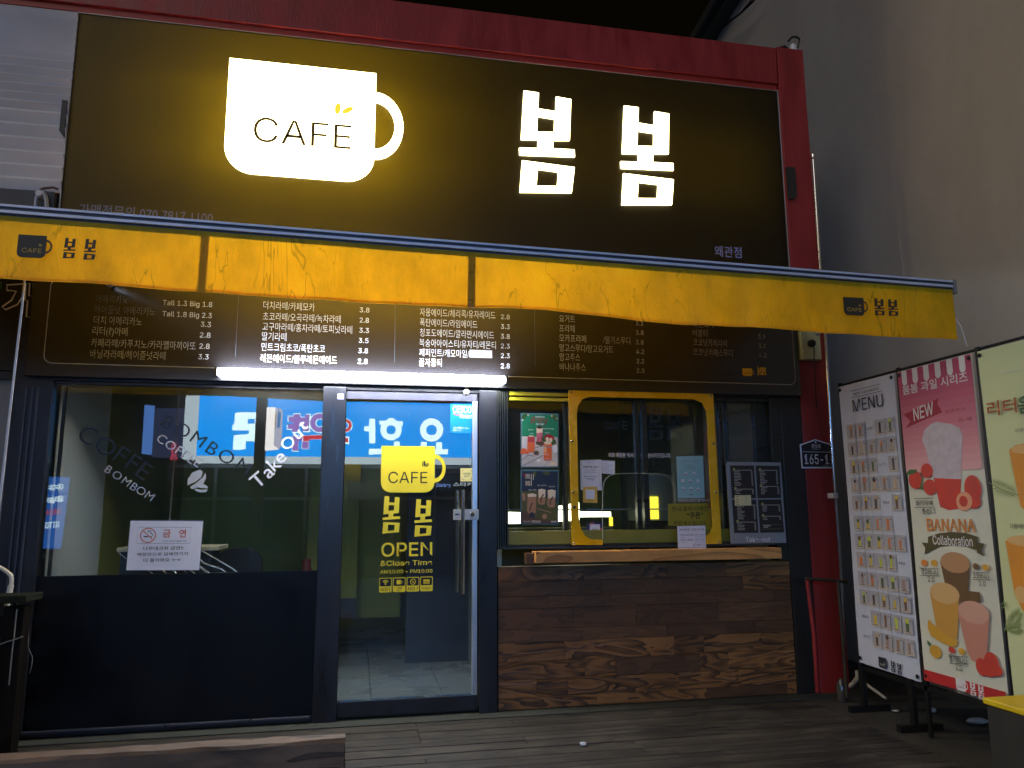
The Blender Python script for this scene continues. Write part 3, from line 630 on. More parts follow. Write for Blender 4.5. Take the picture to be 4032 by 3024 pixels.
# ================================================================== AWNING
AY = -1.7
awn = thing('awning', 'yellow fabric awning with printed valance stretched across the shop front', 'awning', (0.4, AY, 2.3))
AX0, AX1 = -2.75, PY(3755, 1200, AY).x
zb = lambda u, v: PY(u, v, AY).z
BARZ = 2.586; BSL = -0.0172
VAL = cloth('yellow_awning_cloth', S(244, 202, 20), 0.60, 0.34, (1.14, 0.73, 0.35, 1))
mb = MB(); nx, nz = 240, 14
import math as _m
bot_px = [(0, 1100), (400, 1118), (800, 1150), (1200, 1180), (1500, 1194), (1850, 1208), (2150, 1222), (2400, 1250), (2700, 1278), (2950, 1288), (3150, 1305), (3400, 1318), (3762, 1338)]
bw = [(PY(u, v, AY).x, PY(u, v, AY).z) for u, v in bot_px]
def zbot(x):
    if x <= bw[0][0]: return bw[0][1]
    for (xa, za), (xb, zb_) in zip(bw, bw[1:]):
        if x <= xb: return za + (zb_ - za) * (x - xa) / (xb - xa)
    return bw[-1][1]
top_z = BARZ - 0.005
def shear(mb): mb.v = [(x, y, z + BSL * x) for x, y, z in mb.v]
vs = []; fs = []
for i in range(nx + 1):
    x = AX0 + (AX1 - AX0) * i / nx
    for j in range(nz + 1):
        t = j / nz; z = top_z + BSL * x + (zbot(x) - top_z - BSL * x) * t
        wv = (0.010 * _m.sin(x * 5.1) + 0.006 * _m.sin(x * 13.3 + 1) + 0.004 * _m.sin(x * 23 + 2 * t)) * t
        vs.append((x + 0.004 * t * _m.sin(x * 7), AY + wv, z))
for i in range(nx):
    for j in range(nz):
        a = i * (nz + 1) + j; fs.append((a, a + 1, a + nz + 2, a + nz + 1))
mb.raw(vs, fs, VAL, True); VALO = make('valance', mb, awn)
# hem along the bottom and the two darker double-sewn seams
mb = MB(); HEM = cloth('awning_seam_cloth', S(206, 128, 18), 0.10, 0.25)
for u in (441, 1019):
    x = PY(*G(u, 560), AY).x
    n = 8
    for k in range(n):
        tz = top_z + BSL * x; z1_ = tz + (zbot(x) - tz) * k / n; z2_ = tz + (zbot(x) - tz) * (k + 1) / n
        wv = lambda q: (0.010 * _m.sin(x * 5.1) + 0.006 * _m.sin(x * 13.3 + 1)) * q
        mb.box(x - 0.018, x + 0.018, AY + wv(k / n) + 0.004, AY + wv(k / n) + 0.010, z2_, z1_, HEM)
make('seam', mb, awn)
mb = MB()
for i in range(nx):
    xa = AX0 + (AX1 - AX0) * i / nx; xb = AX0 + (AX1 - AX0) * (i + 1) / nx
    f = lambda x: AY + (0.010 * _m.sin(x * 5.1) + 0.006 * _m.sin(x * 13.3 + 1))
    mb.raw([(xa, f(xa) + 0.006, zbot(xa) + 0.002), (xb, f(xb) + 0.006, zbot(xb) + 0.002), (xb, f(xb) + 0.006, zbot(xb) + 0.012), (xa, f(xa) + 0.006, zbot(xa) + 0.012)], [(0, 1, 2, 3)], VAL)
make('hem', mb, awn)
mb = MB()
BSV = mat('bar_silver', S(206, 202, 212), 0.45, 0.25, 0.1, 12, (0.3, 1, 1))
mb.box(AX0, AX1, AY - 0.012, AY + 0.055, BARZ + 0.004, BARZ + 0.018, BSV)
mb.box(AX0, AX1, AY - 0.006, AY + 0.055, BARZ + 0.019, BARZ + 0.031, DGREY); mb.box(AX0, AX1, AY - 0.014, AY + 0.055, BARZ + 0.032, BARZ + 0.044, BSV)
mb.box(AX0, AX1, AY + 0.002, AY + 0.055, BARZ - 0.03, BARZ + 0.0035, DGREY)
mb.box(AX1 + 0.001, AX1 + 0.02, AY - 0.016, AY + 0.06, BARZ - 0.03, BARZ + 0.05, mat('grey_end_cap', S(120, 118, 112), 0.5))
shear(mb); make('front_bar', mb, awn, 0.002)
mb = MB(); n = 10; CAN = cloth('yellow_canopy_cloth', S(236, 180, 20), 0.30, 0.22)
WZ = 2.93
vs = []; fs = []
for i in range(61):
    x = AX0 + (AX1 - AX0) * i / 60
    for j in range(n + 1):
        t = j / n; sag = -0.03 * _m.sin(_m.pi * t) + 0.006 * _m.sin(x * 6 + t * 3)
        vs.append((x, AY + 0.05 + (-0.10 - AY - 0.05) * t, BARZ + BSL * x + 0.02 + (WZ - BARZ - BSL * x - 0.02) * t + sag))
for i in range(60):
    for j in range(n): a = i * (n + 1) + j; fs.append((a, a + n + 1, a + n + 2, a + 1))
mb.raw(vs, fs, CAN, True); make('canopy', mb, awn)
mb = MB(); mb.lathe((AX0, -0.12, WZ + 0.01), (1, 0, 0), [(0, 0.05), (AX1 - AX0, 0.05)], ALU, 16); make('roller_tube', mb, awn)
mb = MB()
for x in (-1.6, 2.6):
    mb.tube([(x, -0.10, WZ - 0.16), (x + 0.55, -0.9, WZ - 0.24), (x + 0.05, AY + 0.05, BARZ - 0.01)], 0.022, ALU, 10)
make('folding_arm', mb, awn)
pr = Print((0, AY - 0.012, 0), (1, 0, 0), (0, 0, 1)); PRN = mat('awning_print', S(58, 46, 26), 0.6)
def apx(u, v): p = PY(u, v, AY - 0.012); return (p.x, p.z)
KL = K(0, 650, 1.7475); KR = K(3150, 800, 2.3696)
a = apx(*KL(112, 632)); b = apx(*KL(325, 488)); L = [(*apx(*KL(432, 642)), *apx(*KL(528, 505))), (*apx(*KL(573, 652)), *apx(*KL(668, 512)))]
ACR = mat('awning_cup_text', S(200, 150, 40), 0.6)
brand(pr, a[0], a[1], b[0], b[1], PRN, ACR, L, 0.0, ACR)
make('printed_logo', pr, awn)
pr = Print((0, AY - 0.012, 0), (1, 0, 0), (0, 0, 1))
a = apx(*KR(412, 1042)); b = apx(*KR(590, 885)); L = [(*apx(*KR(698, 1047)), *apx(*KR(780, 892))), (*apx(*KR(826, 1052)), *apx(*KR(906, 900)))]
brand(pr, a[0], a[1], b[0], b[1], PRN, ACR, L, 0.01, ACR)
make('printed_logo', pr, awn)

# white cord at the left, thin string at the right end
ROPE = mat('white_cord', S(215, 212, 215), 0.7)
mb = MB(); mb.tube([PY(*G(u, v), -1.55) for u, v in ((54, 592), (48, 660), (38, 745), (27, 840), (16, 935), (8, 1010), (-2, 1090), (-14, 1200))], 0.005, ROPE, 8)
solo('white_cord', mb, 'white cord hanging slantwise from the left end of the awning', 'cord')
mb = MB(); mb.tube([(AX1 + 0.005, AY, zbot(AX1) + 0.12), PY(*G(2076, 705), -1.7), PY(3808, 1365, -1.7)], 0.0022, ROPE, 6)
solo('tie_string', mb, 'thin pale string from the right awning corner down to the banner frame', 'string')

# ================================================================== STICKERS, POSTERS, NOTICES
YP = -0.0055   # door glass face
a = fx(CD, 458, 810)
DDT = thing('door_decal', 'yellow cup and opening hours lettering stuck on the glass door', 'decal', (fx(CD, 640, 900)[0], YP, fx(CD, 640, 1400)[1]))
pr = facade(YP)
a = fx(CD, 458, 810); b = fx(CD, 852, 475); b2 = fx(CD, 603, 835); c2 = fx(CD, 470, 1108); d2 = fx(CD, 832, 857); e2 = fx(CD, 702, 1130)
pr.poly(cup_loops(a[0], a[1], b[0], b[1]), YEL); pr.poly(handle_loop(a[0], a[1], b[0], b[1]), YEL)
p = fx(CD, 513, 742); q = fx(CD, 797, 660); pr.fit('CAFE', p[0], p[1], q[0], q[1], INK, -0.004)
c = fx(CD, 782, 605); bean(pr, c[0], c[1], 0.036, INK, YEL)
make('cup_print', pr, DDT); pr = facade(YP)
pr.poly(glyph_loops(c2[0], c2[1], b2[0], b2[1]), YEL); pr.poly(glyph_loops(e2[0], e2[1], d2[0], d2[1]), YEL)
make('shop_letters', pr, DDT); pr = facade(YP)
for t, x0, y0, x1, y1, bo in (('OPEN', 462, 1276, 832, 1168, 0.022), ('&Close Time', 457, 1342, 832, 1297, 0.018), ('AM10:00 ~ PM10:00', 455, 1398, 833, 1364, 0.014)):
    p = fx(CD, x0, y0); q = fx(CD, x1, y1); pr.fit(t, p[0], p[1], q[0], q[1], YEL, bo)
make('opening_hours', pr, DDT)
ICON = (('WIFI', 447), ('TAKE OUT', 547), ('NO !', 646), ('Coupon', 744))
for k, (t, x) in enumerate(ICON):
    pr = facade(YP); p = fx(CD, x, 1535 - k * 3); q = fx(CD, x + 92, 1427 - k * 3); w_, h_ = q[0] - p[0], q[1] - p[1]
    pr.poly(rrect(p[0], p[1], q[0], q[1], 0.008), YEL); pr.poly(rrect(p[0] + w_ * .05, p[1] + h_ * .42, q[0] - w_ * .05, q[1] - h_ * .05, 0.006), INK)
    cx, cz = p[0] + w_ / 2, p[1] + h_ * 0.68
    if k == 0:
        for r in (0.010, 0.018, 0.026): pr.stroke([(cx + r * math.cos(math.radians(tt)), cz - 0.012 + r * math.sin(math.radians(tt))) for tt in range(45, 136, 10)], 0.0045, YEL)
        pr.poly(circ(cx, cz - 0.012, 0.004, 10), YEL)
    elif k == 1:
        pr.poly(rect(cx - 0.018, cz - 0.014, cx + 0.010, cz + 0.014), YEL); pr.stroke(circ(cx + 0.011, cz, 0.008, 12, None, 0, -90, 90), 0.003, YEL)
    elif k == 2:
        pr.outline(circ(cx, cz, 0.017, 24), 0.004, YEL); pr.stroke([(cx - 0.012, cz + 0.012), (cx + 0.012, cz - 0.012)], 0.003, YEL); pr.poly(rect(cx - 0.008, cz - 0.003, cx + 0.007, cz), YEL)
    else:
        pr.poly(rect(cx - 0.021, cz - 0.016, cx + 0.021, cz + 0.012), YEL)
        for i in range(5):
            for j in range(2): pr.poly(circ(cx - 0.016 + i * 0.008, cz - 0.01 + j * 0.01, 0.003, 8), INK)
    if k == 1: pr.fit('TAKE', cx - .02, p[1] + h_ * .22, cx + .02, p[1] + h_ * .36, INK); pr.fit('OUT', cx - .015, p[1] + h_ * .05, cx + .015, p[1] + h_ * .19, INK)
    else: pr.fit(t, cx - w_ * .38, p[1] + h_ * .1, cx + w_ * .38, p[1] + h_ * .32, INK, 0.005)
    solo('icon_decal', pr, ('small yellow wifi symbol decal at the bottom of the door lettering', 'small yellow takeout cup symbol decal with TAKE OUT under it', 'small yellow no smoking symbol decal on the door', 'small yellow coupon card symbol decal on the door')[k], 'decal', 'icon decals in a row on the door')
# pest-control style blue sticker, payment sticker
pr = facade(YP); p = fx(CD, 963, 380); q = fx(CD, 1130, 155)
BLU = mat('blue_sticker', S(10, 120, 196), 0.4)
pr.poly(rrect(p[0], p[1], q[0], q[1], 0.02), BLU)
a = fx(CD, 982, 232); b = fx(CD, 1115, 182); pr.fit('CESCO', a[0], a[1], b[0], b[1], WHITE, 0.012)
pr.stroke([fx(CD, x, y) for x, y in ((988, 238), (1000, 246), (1020, 249), (1042, 242))], 0.006, mat('red_ink', S(200, 20, 50), 0.5))
a = fx(CD, 1030, 272); b = fx(CD, 1120, 240); pr.fit('Members', a[0], a[1], b[0], b[1], WHITE, 0, 0.4)
a = fx(CD, 983, 348); b = fx(CD, 1100, 334); pr.fit('세스코멤버스 Zone', a[0], a[1], b[0], b[1], WHITE)
a = fx(CD, 983, 364); b = fx(CD, 1045, 352); pr.fit('PL86-1113', a[0], a[1], b[0], b[1], WHITE)
solo('blue_sticker', pr, 'bright blue rounded membership sticker in the upper corner of the door glass', 'sticker')
pr = facade(YP); p = fx(CD, 1036, 729); q = fx(CD, 1130, 634); PYE = mat('pale_yellow_sticker', S(238, 226, 150), 0.5)
pr.poly(rect(p[0], p[1], q[0], q[1]), PYE); w_ = q[0] - p[0]
def brackets(pr, x0, z0, x1, z1, L, wd, m):
    for (x, z, sx_, sz_) in ((x0, z0, 1, 1), (x1, z0, -1, 1), (x0, z1, 1, -1), (x1, z1, -1, -1)):
        pr.stroke([(x + sx_ * L, z), (x, z), (x, z + sz_ * L)], wd, m)
brackets(pr, p[0] + w_ * .14, p[1] + w_ * .14, q[0] - w_ * .14, q[1] - w_ * .14, w_ * .15, 0.002, INK)
pr.fit('카카오페이', p[0] + w_ * .2, p[1] + w_ * .52, q[0] - w_ * .2, p[1] + w_ * .66, INK); pr.fit('됩니다', p[0] + w_ * .3, p[1] + w_ * .34, q[0] - w_ * .3, p[1] + w_ * .48, INK)
solo('payment_sticker', pr, 'pale yellow square sticker above the door handle', 'sticker')
pr = facade(-0.0455); p = fx(CD, 145, 131, -.0455); q = fx(CD, 190, 95, -.0455); pr.poly(rect(p[0], p[1], q[0], q[1]), mat('lilac_label', S(180, 178, 226), 0.5))
for k in range(3): pr.poly(rect(p[0] + .004, p[1] + .004 + k * .006, q[0] - .005, p[1] + .006 + k * .006), mat('blue_ink', S(70, 70, 150), 0.6))
solo('permit_label', pr, 'tiny lilac label on the black post left of the door', 'label')
c = fx(CD, 1080, 80, -.02); mb = MB(); mb.lathe((c[0], -0.021, c[1]), (0, -1, 0), [(0, 0.022), (0.008, 0.021), (0.016, 0.014), (0.019, 0.004)], mat('cream_button', S(226, 220, 196), 0.3))
solo('door_sensor', mb, 'round cream sensor on the door head rail', 'sensor')
# window lettering
pr = facade(0.0095); LW = mat('pale_window_vinyl', S(178, 184, 190), 0.5)
WD = math.radians(-33)
for ch, x, y in (('C', 572, 512), ('O', 685, 583), ('F', 785, 640), ('F', 862, 690), ('E', 932, 742)):
    c = fx(CW, x, y, .0095); pr.glyph(ch, c[0], c[1], 0.112, WD, DARKLET, -0.004, 1.1)
for ch, x, y in (('B', 1085, 428), ('O', 1178, 478), ('M', 1282, 537), ('B', 1372, 598), ('O', 1462, 650), ('M', 1575, 712)):
    c = fx(CW, x, y, .0095); pr.glyph(ch, c[0], c[1], 0.088, WD, DARKLET, -0.006, 1.1)
for ch, x, y in (('C', 1045, 538), ('O', 1103, 578), ('F', 1158, 612), ('F', 1198, 640), ('E', 1238, 668), ('E', 1278, 690)):
    c = fx(CW, x, y, .0095); pr.glyph(ch, c[0], c[1], 0.058, WD, LW, 0.0, 1.1)
for ch, x, y in (('B', 703, 735), ('O', 758, 772), ('M', 818, 812), ('B', 867, 846), ('O', 912, 872), ('M', 968, 905)):
    c = fx(CW, x, y, .0095); pr.glyph(ch, c[0], c[1], 0.05, WD, LW, 0.0, 1.1)
for (pts) in ([(1210, 838), (1212, 800), (1240, 755), (1290, 736), (1308, 748), (1300, 785), (1262, 815)], [(1225, 850), (1262, 825), (1310, 785), (1326, 755), (1330, 790), (1312, 828), (1275, 852), (1240, 862)], [(1290, 828), (1320, 832), (1342, 846), (1340, 856), (1300, 855), (1270, 850)], [(1255, 858), (1300, 866), (1342, 862), (1330, 880), (1295, 884), (1265, 875)]):
    pr.poly([fx(CW, x, y, .0095) for x, y in pts], LW)
for ch, x, y, h in (('T', 1662, 800, .095), ('a', 1725, 745, .095), ('k', 1766, 695, .095), ('e', 1802, 650, .095), ('O', 1856, 562, .08), ('u', 1915, 500, .08), ('t', 1950, 446, .08)):
    c = fx(CW, x, y, .0095); pr.glyph(ch, c[0], c[1], h, math.radians(42), WHITE, 0.006, 1.05)
solo('window_decal', pr, 'slanted black and white coffee lettering with a white bean on the large window', 'decal')

# no smoking notice (A3 sheet)
def sheet(c4, k, y0, name, label, cat, m=PAPER, group=None, th=0.0015):
    mb = MB(); mb.slab([[fx(k, x, y, y0) for x, y in c4]], y0, th, m); return mb
Y0 = -0.003 + 0.010
mb = MB(); mb.slab([[fx(CP, x, y, .008) for x, y in ((225, 135), (2080, 148), (1975, 1395), (112, 1398))]], 0.008, 0.0012, PAPER)
NS = thing('no_smoking_notice', 'white no smoking notice with orange heading on the large window', 'notice', (PY(*CP(1000, 1390)).x, 0.008, PY(*CP(1000, 1390)).z))
make('paper', mb, NS)
mb = MB(); ed = [fx(CP, x, y, .009) for x, y in ((213, 112), (2094, 118), (1985, 1408), (100, 1412))]
mb.slab([ed], 0.0093, 0.0006, mat('clear_sleeve', S(90, 105, 130), 0.15, 0)); make('sleeve', mb, NS)
pr = facade(0.0072); ORG = mat('orange_brown_ink', S(196, 96, 52), 0.6)
def cpx(x, y): return fx(CP, x, y, .0072)
pr.outline([cpx(410, 298), cpx(1778, 305), cpx(1742, 718), cpx(380, 715)], 0.0022, GREYINK)
c = cpx(668, 507); pr.outline(circ(c[0], c[1], 0.044, 32), 0.006, ORG)
pr.poly(rect(*cpx(560, 555), *cpx(675, 525)), INK); pr.poly(rect(*cpx(725, 552), *cpx(775, 532)), INK)
pr.stroke([cpx(x, y) for x, y in ((680, 440), (668, 410), (690, 388), (735, 392), (750, 420), (735, 450), (775, 470), (785, 515))], 0.004, INK)
pr.stroke([cpx(555, 395), cpx(780, 610)], 0.005, ORG)
pr.fit('금', *cpx(1048, 562), *cpx(1255, 358), ORG, 0.02); pr.fit('연', *cpx(1462, 562), *cpx(1652, 355), ORG, 0.02)
pr.fit('NO SMOKING', *cpx(1050, 680), *cpx(1655, 628), GREYINK, 0.01)
pr.fit('나무데크위 금연!!', *cpx(545, 892), *cpx(1575, 782), INK, 0.012); pr.fit('매장안으로 담배연기가', *cpx(390, 1040), *cpx(1705, 932), INK, 0.012); pr.fit('다 들어와요 ㅠㅠ', *cpx(550, 1195), *cpx(1518, 1082), INK, 0.012)
make('lettering', pr, NS)

# drinks posters on the left take-out sash
def poster_base(name, label, cat, c4, k, y0, backm, group=None, th=0.004):
    pts = [fx(k, x, y, y0) for x, y in c4]; cxm = sum(p[0] for p in pts) / 4; zm = min(p[1] for p in pts)
    t = thing(name, label, cat, (cxm, y0, zm), group); mb = MB(); mb.slab([pts], y0, th, backm); make('sheet', mb, t); return t, facade(y0 - th / 2)
SLV = mat('clear_blue_sleeve', S(92, 128, 142), 0.25)
def ct(x, y, y0=0.006): return fx(CT, x, y, y0)
t, pr = poster_base('drinks_poster', 'green and white berry drinks poster on the left sliding window', 'poster', ((184, 326), (460, 330), (460, 722), (186, 720)), CT, 0.007, SLV)
PG = mat('poster_green', S(16, 128, 92), 0.5); PWH = mat('poster_white_cloth', S(205, 202, 205), 0.6, 0, 0.16, 14); PR1 = mat('poster_red', S(176, 24, 34), 0.5); PPK = mat('poster_pink', S(206, 110, 130), 0.5); POR = mat('poster_orange', S(226, 106, 50), 0.5); PBR = mat('poster_brown', S(92, 66, 48), 0.5); PWD = mat('poster_dark', S(44, 40, 44), 0.5); PCR = mat('poster_cream', S(228, 214, 190), 0.5); PLG = mat('poster_leaf', S(60, 92, 40), 0.5)
KP = K(2040, 1600, 3.32)
def kp(x, y): return fx(KP, x, y, 0.005)
pr.poly([kp(50, 105), kp(515, 112), kp(515, 785), kp(45, 790)], PWH)
pr.poly([kp(50, 105), kp(515, 112), kp(515, 402), kp(300, 400), kp(50, 392)], PG)
for (x, y, r) in ((70, 140, .016), (100, 115, .012), (480, 140, .016), (495, 180, .01), (450, 128, .012)): c = kp(x, y); pr.poly(circ(c[0], c[1], r, 12), PLG)
for (x, y) in ((60, 180), (130, 115), (440, 125), (505, 160)): c = kp(x, y); pr.poly(circ(c[0], c[1], .006, 10), PCR)
pr.fit('SOMETHING', *kp(225, 148), *kp(345, 128), WHITE, 0.01)
pr.fit('Berry', *kp(165, 240), *kp(390, 142), PR1, 0.012, 0.25); pr.fit('Special', *kp(232, 250), *kp(330, 218), WHITE, 0.01, 0.2)
pr.fit('딸기쥬스', *kp(133, 316), *kp(208, 298), WHITE); pr.fit('3,500', *kp(150, 368), *kp(205, 350), WHITE); pr.fit('딸기쿠키프라페', *kp(330, 305), *kp(465, 286), WHITE); pr.fit('3,800', *kp(350, 355), *kp(408, 337), WHITE)
pr.poly([kp(238, 285), kp(262, 262), kp(305, 262), kp(320, 285), kp(318, 465), kp(244, 465)], PPK); pr.poly([kp(240, 285), kp(270, 262), kp(318, 285), kp(318, 340), kp(240, 350)], PCR); c = kp(280, 275); pr.poly(circ(c[0], c[1], .02, 14, .01), PWD)
pr.stroke([kp(250, 460), kp(275, 400), kp(300, 460), kp(312, 370)], 0.006, PR1)
pr.poly([kp(232, 460), kp(330, 462), kp(345, 500), kp(300, 520), kp(232, 495)], PBR)
pr.poly([kp(125, 385), kp(215, 388), kp(216, 560), kp(200, 602), kp(130, 602), kp(116, 570)], POR); pr.poly([kp(125, 385), kp(215, 388), kp(216, 470), kp(120, 470)], mat('poster_crimson', S(190, 60, 70), 0.5)); c = kp(170, 390); pr.poly(circ(c[0], c[1], .022, 16, .005), PCR)
for (x, y, r) in ((345, 430, .022), (385, 410, .024), (430, 425, .024), (415, 395, .015), (460, 470, .022)): c = kp(x, y); pr.poly(circ(c[0], c[1], r, 14), PR1 if x != 460 and x != 345 else PLG)
for (x, y) in ((380, 430), (425, 440)): c = kp(x, y); pr.poly(circ(c[0], c[1], .012, 12, .016), PCR)
pr.poly([kp(332, 490), kp(360, 462), kp(415, 462), kp(440, 490), kp(438, 700), kp(350, 715), kp(332, 690)], POR); c = kp(385, 478); pr.poly(circ(c[0], c[1], .026, 16, .012), PCR); c = kp(352, 560); pr.poly(circ(c[0], c[1], .012, 12, .03), mat('poster_peach', S(238, 170, 120), 0.5))
for (x, y, r) in ((75, 575, .022), (60, 600, .02), (110, 600, .018)): c = kp(x, y); pr.poly(circ(c[0], c[1], r, 12, r * .7), POR)
c = kp(235, 610); pr.poly(circ(c[0], c[1], .02, 12, .016), PBR); c = kp(265, 705); pr.poly(circ(c[0], c[1], .016, 12, .014), WHITE); c = kp(480, 555); pr.poly(circ(c[0], c[1], .02, 14, .03), WHITE)
for pts in ([(50, 780), (160, 730), (330, 640)], [(50, 700), (130, 640), (200, 650)], [(220, 540), (330, 520), (440, 540)]): pr.stroke([kp(x, y) for x, y in pts], 0.007, mat('poster_fold', S(150, 146, 150), 0.6))
pr.fit('딸기에이드', *kp(322, 640), *kp(400, 618), WHITE); pr.fit('3,000', *kp(340, 698), *kp(398, 678), WHITE)
pr.poly([kp(415, 715), kp(500, 735), kp(495, 778), kp(425, 772)], PCR)
make('print', pr, t)
t, pr = poster_base('drinks_poster', 'dark brown sugar drinks poster below the green one on the sliding window', 'poster', ((186, 734), (460, 738), (457, 1138), (182, 1132)), CT, 0.007, SLV)
POL = mat('poster_olive', S(84, 86, 34), 0.45); PNV = mat('poster_navy', S(34, 40, 58), 0.4); PTN = mat('poster_tan', S(168, 124, 92), 0.5)
pr.poly([kp(48, 845), kp(515, 850), kp(510, 1535), kp(42, 1530)], PNV)
pr.poly([kp(46, 1110), kp(240, 1100), kp(380, 1200), kp(512, 1260), kp(511, 1530), kp(43, 1528)], POL); pr.poly([kp(44, 1380), kp(120, 1400), kp(300, 1480), kp(511, 1500), kp(511, 1533), kp(43, 1529)], PBR)
pr.poly([kp(190, 850), kp(240, 850), kp(235, 905), kp(200, 930)], POL); pr.poly([kp(310, 850), kp(420, 850), kp(400, 905), kp(345, 890)], POL)
pr.fit('黑', *kp(92, 950), *kp(160, 885), PCR); pr.fit('糖', *kp(92, 1038), *kp(160, 972), PCR)
pr.stroke([kp(172, 885), kp(172, 1040)], 0.005, PCR); pr.stroke([kp(198, 885), kp(198, 960)], 0.005, PCR); c = kp(83, 900); pr.poly(circ(c[0], c[1], .006, 10, .011), PR1)
for (x0, x1, y0, y1, y2, lx0, lx1, ly, lb) in ((122, 240, 1165, 1380, 1405, 136, 236, 1092, '흑당 라떼'), (262, 358, 1105, 1270, 1285, 252, 368, 1032, '흑당 크림라떼'), (385, 490, 1115, 1300, 1322, 396, 480, 1048, '흑당 밀크티')):
    pr.poly([kp(x0, y0), kp(x1, y0), kp(x1 - 8, y1), kp(x1 - 25, y2), kp(x0 + 15, y2), kp(x0 - 6, y1 - 15)], PTN); pr.poly([kp(x0, y0 - 18), kp((x0 + x1) / 2, y0 - 28), kp(x1, y0 - 15), kp(x1 - 4, y0 + (80 if x0 > 200 else 15)), kp(x0 + 8, y0 + (90 if x0 > 200 else 20))], PCR)
    pr.stroke([kp(x0 + 30, y1 - 10), kp(x0 + 42, y1 - 80), kp(x0 + 70, y1 - 120)], 0.01, PBR)
    pr.fit(lb, *kp(lx0, ly + 10), *kp(lx1, ly - 8), WHITE)
pr.poly([kp(48, 1140), kp(90, 1130), kp(95, 1230), kp(60, 1235)], PTN); pr.stroke([kp(248, 1335), kp(430, 1388)], 0.006, PTN); c = kp(345, 1440); pr.poly(circ(c[0], c[1], .018, 12), PTN); c = kp(180, 1420); pr.poly(circ(c[0], c[1], .02, 12), PNV)
pr.fit('흑당 음료', *kp(70, 1515), *kp(160, 1495), WHITE); pr.stroke([kp(175, 1496), kp(295, 1500)], 0.004, PCR); pr.stroke([kp(175, 1512), kp(295, 1516)], 0.004, PCR); pr.fit('봄봄', *kp(428, 1518), *kp(500, 1495), WHITE, 0.02)
make('print', pr, t)

# notices on the yellow framed window
YN = -0.056
KQ = K(2250, 1780, 4.485)
def kq(x, y): return fx(KQ, x, y, 0.044)
yq = 0.046
t, pr = poster_base('phone_notice', 'white bordered phone order notice on the left of the takeout glass', 'notice', ((617, 668), (769, 663), (774, 886), (620, 882)), CT, yq, PAPER, None, 0.0016)
pr.outline([kq(172, 158), kq(482, 155), kq(512, 648), kq(185, 652)], 0.0014, GREYINK)
pr.fit('공 지', *kq(290, 198), *kq(385, 172), GREYINK); pr.fit('전화주문 실시', *kq(205, 282), *kq(470, 242), INK, 0.012)
pr.fit('간편한 미리 주문하고', *kq(225, 332), *kq(455, 308), GREYINK); pr.fit('바로 찾아가세요~', *kq(230, 370), *kq(455, 345), GREYINK); pr.fit('☎ 054-972-0014', *kq(215, 445), *kq(468, 418), INK)
pr.poly(rect(*kq(258, 472), *kq(425, 466)), GREYINK); pr.poly(rect(*kq(275, 493), *kq(408, 487)), GREYINK)
make('print', pr, t)
t, pr = poster_base('handwritten_note', 'small handwritten paper slip taped beside the phone order notice', 'note', ((771, 668), (868, 672), (868, 770), (773, 762)), CT, yq + 0.0005, PAPER, None, 0.0012)
for k, (y, x1) in enumerate(((160, 750), (202, 635), (230, 740), (272, 670), (300, 650), (330, 715), (358, 660))):
    a = kq(545, y); b = kq(x1, y); n = int((b[0] - a[0]) / 0.004)
    pr.stroke([(a[0] + (b[0] - a[0]) * i / n, a[1] + random.uniform(-.003, .003)) for i in range(n + 1)], 0.0018, GREYINK)
make('print', pr, t)
t, pr = poster_base('yellow_card', 'yellow card with a white square stuck below the phone order notice', 'card', ((638, 862), (738, 859), (741, 977), (638, 975)), CT, yq - 0.002, mat('card_yellow', S(228, 190, 84), 0.5), None, 0.0016)
pr.poly([kq(250, 662), kq(408, 662), kq(410, 828), kq(252, 828)], PAPER); pr.fit('가맹 할인', *kq(298, 645), *kq(360, 628), INK); pr.poly(rect(*kq(280, 857), *kq(388, 852)), ORG)
make('print', pr, t)
t, pr = poster_base('payment_card', 'purple and orange bordered payment card at the bottom of the takeout glass', 'card', ((668, 1120), (774, 1120), (777, 1230), (668, 1228)), CT, yq - 0.001, mat('card_purple', S(66, 48, 118), 0.5), None, 0.0016)
for (x, y, c_) in ((325, 1240, POR), (370, 1240, PPK), (512, 1340, PPK), (512, 1385, POR), (285, 1380, POR), (285, 1480, PPK), (455, 1485, POR), (415, 1485, PPK), (285, 1430, PPK)):
    a = kq(x, y + 40); pr.poly(rect(a[0], a[1], a[0] + .014, a[1] + .016), c_)
pr.poly([kq(322, 1275), kq(502, 1278), kq(502, 1475), kq(322, 1472)], PAPER); brackets(pr, *kq(335, 1458), *kq(490, 1292), 0.01, 0.0015, INK)
pr.fit('제로페이', *kq(352, 1385), *kq(472, 1352), INK, 0.01); pr.fit('소비자용', *kq(378, 1462), *kq(442, 1448), INK)
make('print', pr, t)
pr = facade(0.0495); q0 = lambda x, y: fx(CT, x, y, .0495)
pr.fit('저희 매장은 빅사이즈가 기본사이즈입니다.', *q0(820, 648), *q0(1275, 617), WHITE, 0.012)
pr.fit('쿠폰끼리는 합산이 불가합니다.', *q0(1325, 970), *q0(1558, 945), WHITE, 0.012)
solo('window_lettering', pr, 'white lettering lines on the takeout glass about cup size and coupons', 'decal')
pr = facade(0.0495); YG = mat('yellow_film_with_glow', S(150, 140, 30), 0.45)  # one colour for the yellow sticker and the interior glow behind it
pr.poly([q0(1255, 985), q0(1545, 978), q0(1575, 1080), q0(1580, 1140), q0(1560, 1190), q0(1520, 1205), q0(1320, 1145), q0(1255, 1140)], YG)
pr.fit('현금결제시에만', *q0(1282, 1038), *q0(1545, 1000), INK, 0.004); pr.fit('“쿠폰”', *q0(1390, 1092), *q0(1508, 1045), INK, 0.018); pr.fit('적립해드립니다.', *q0(1295, 1145), *q0(1535, 1108), INK, 0.004)
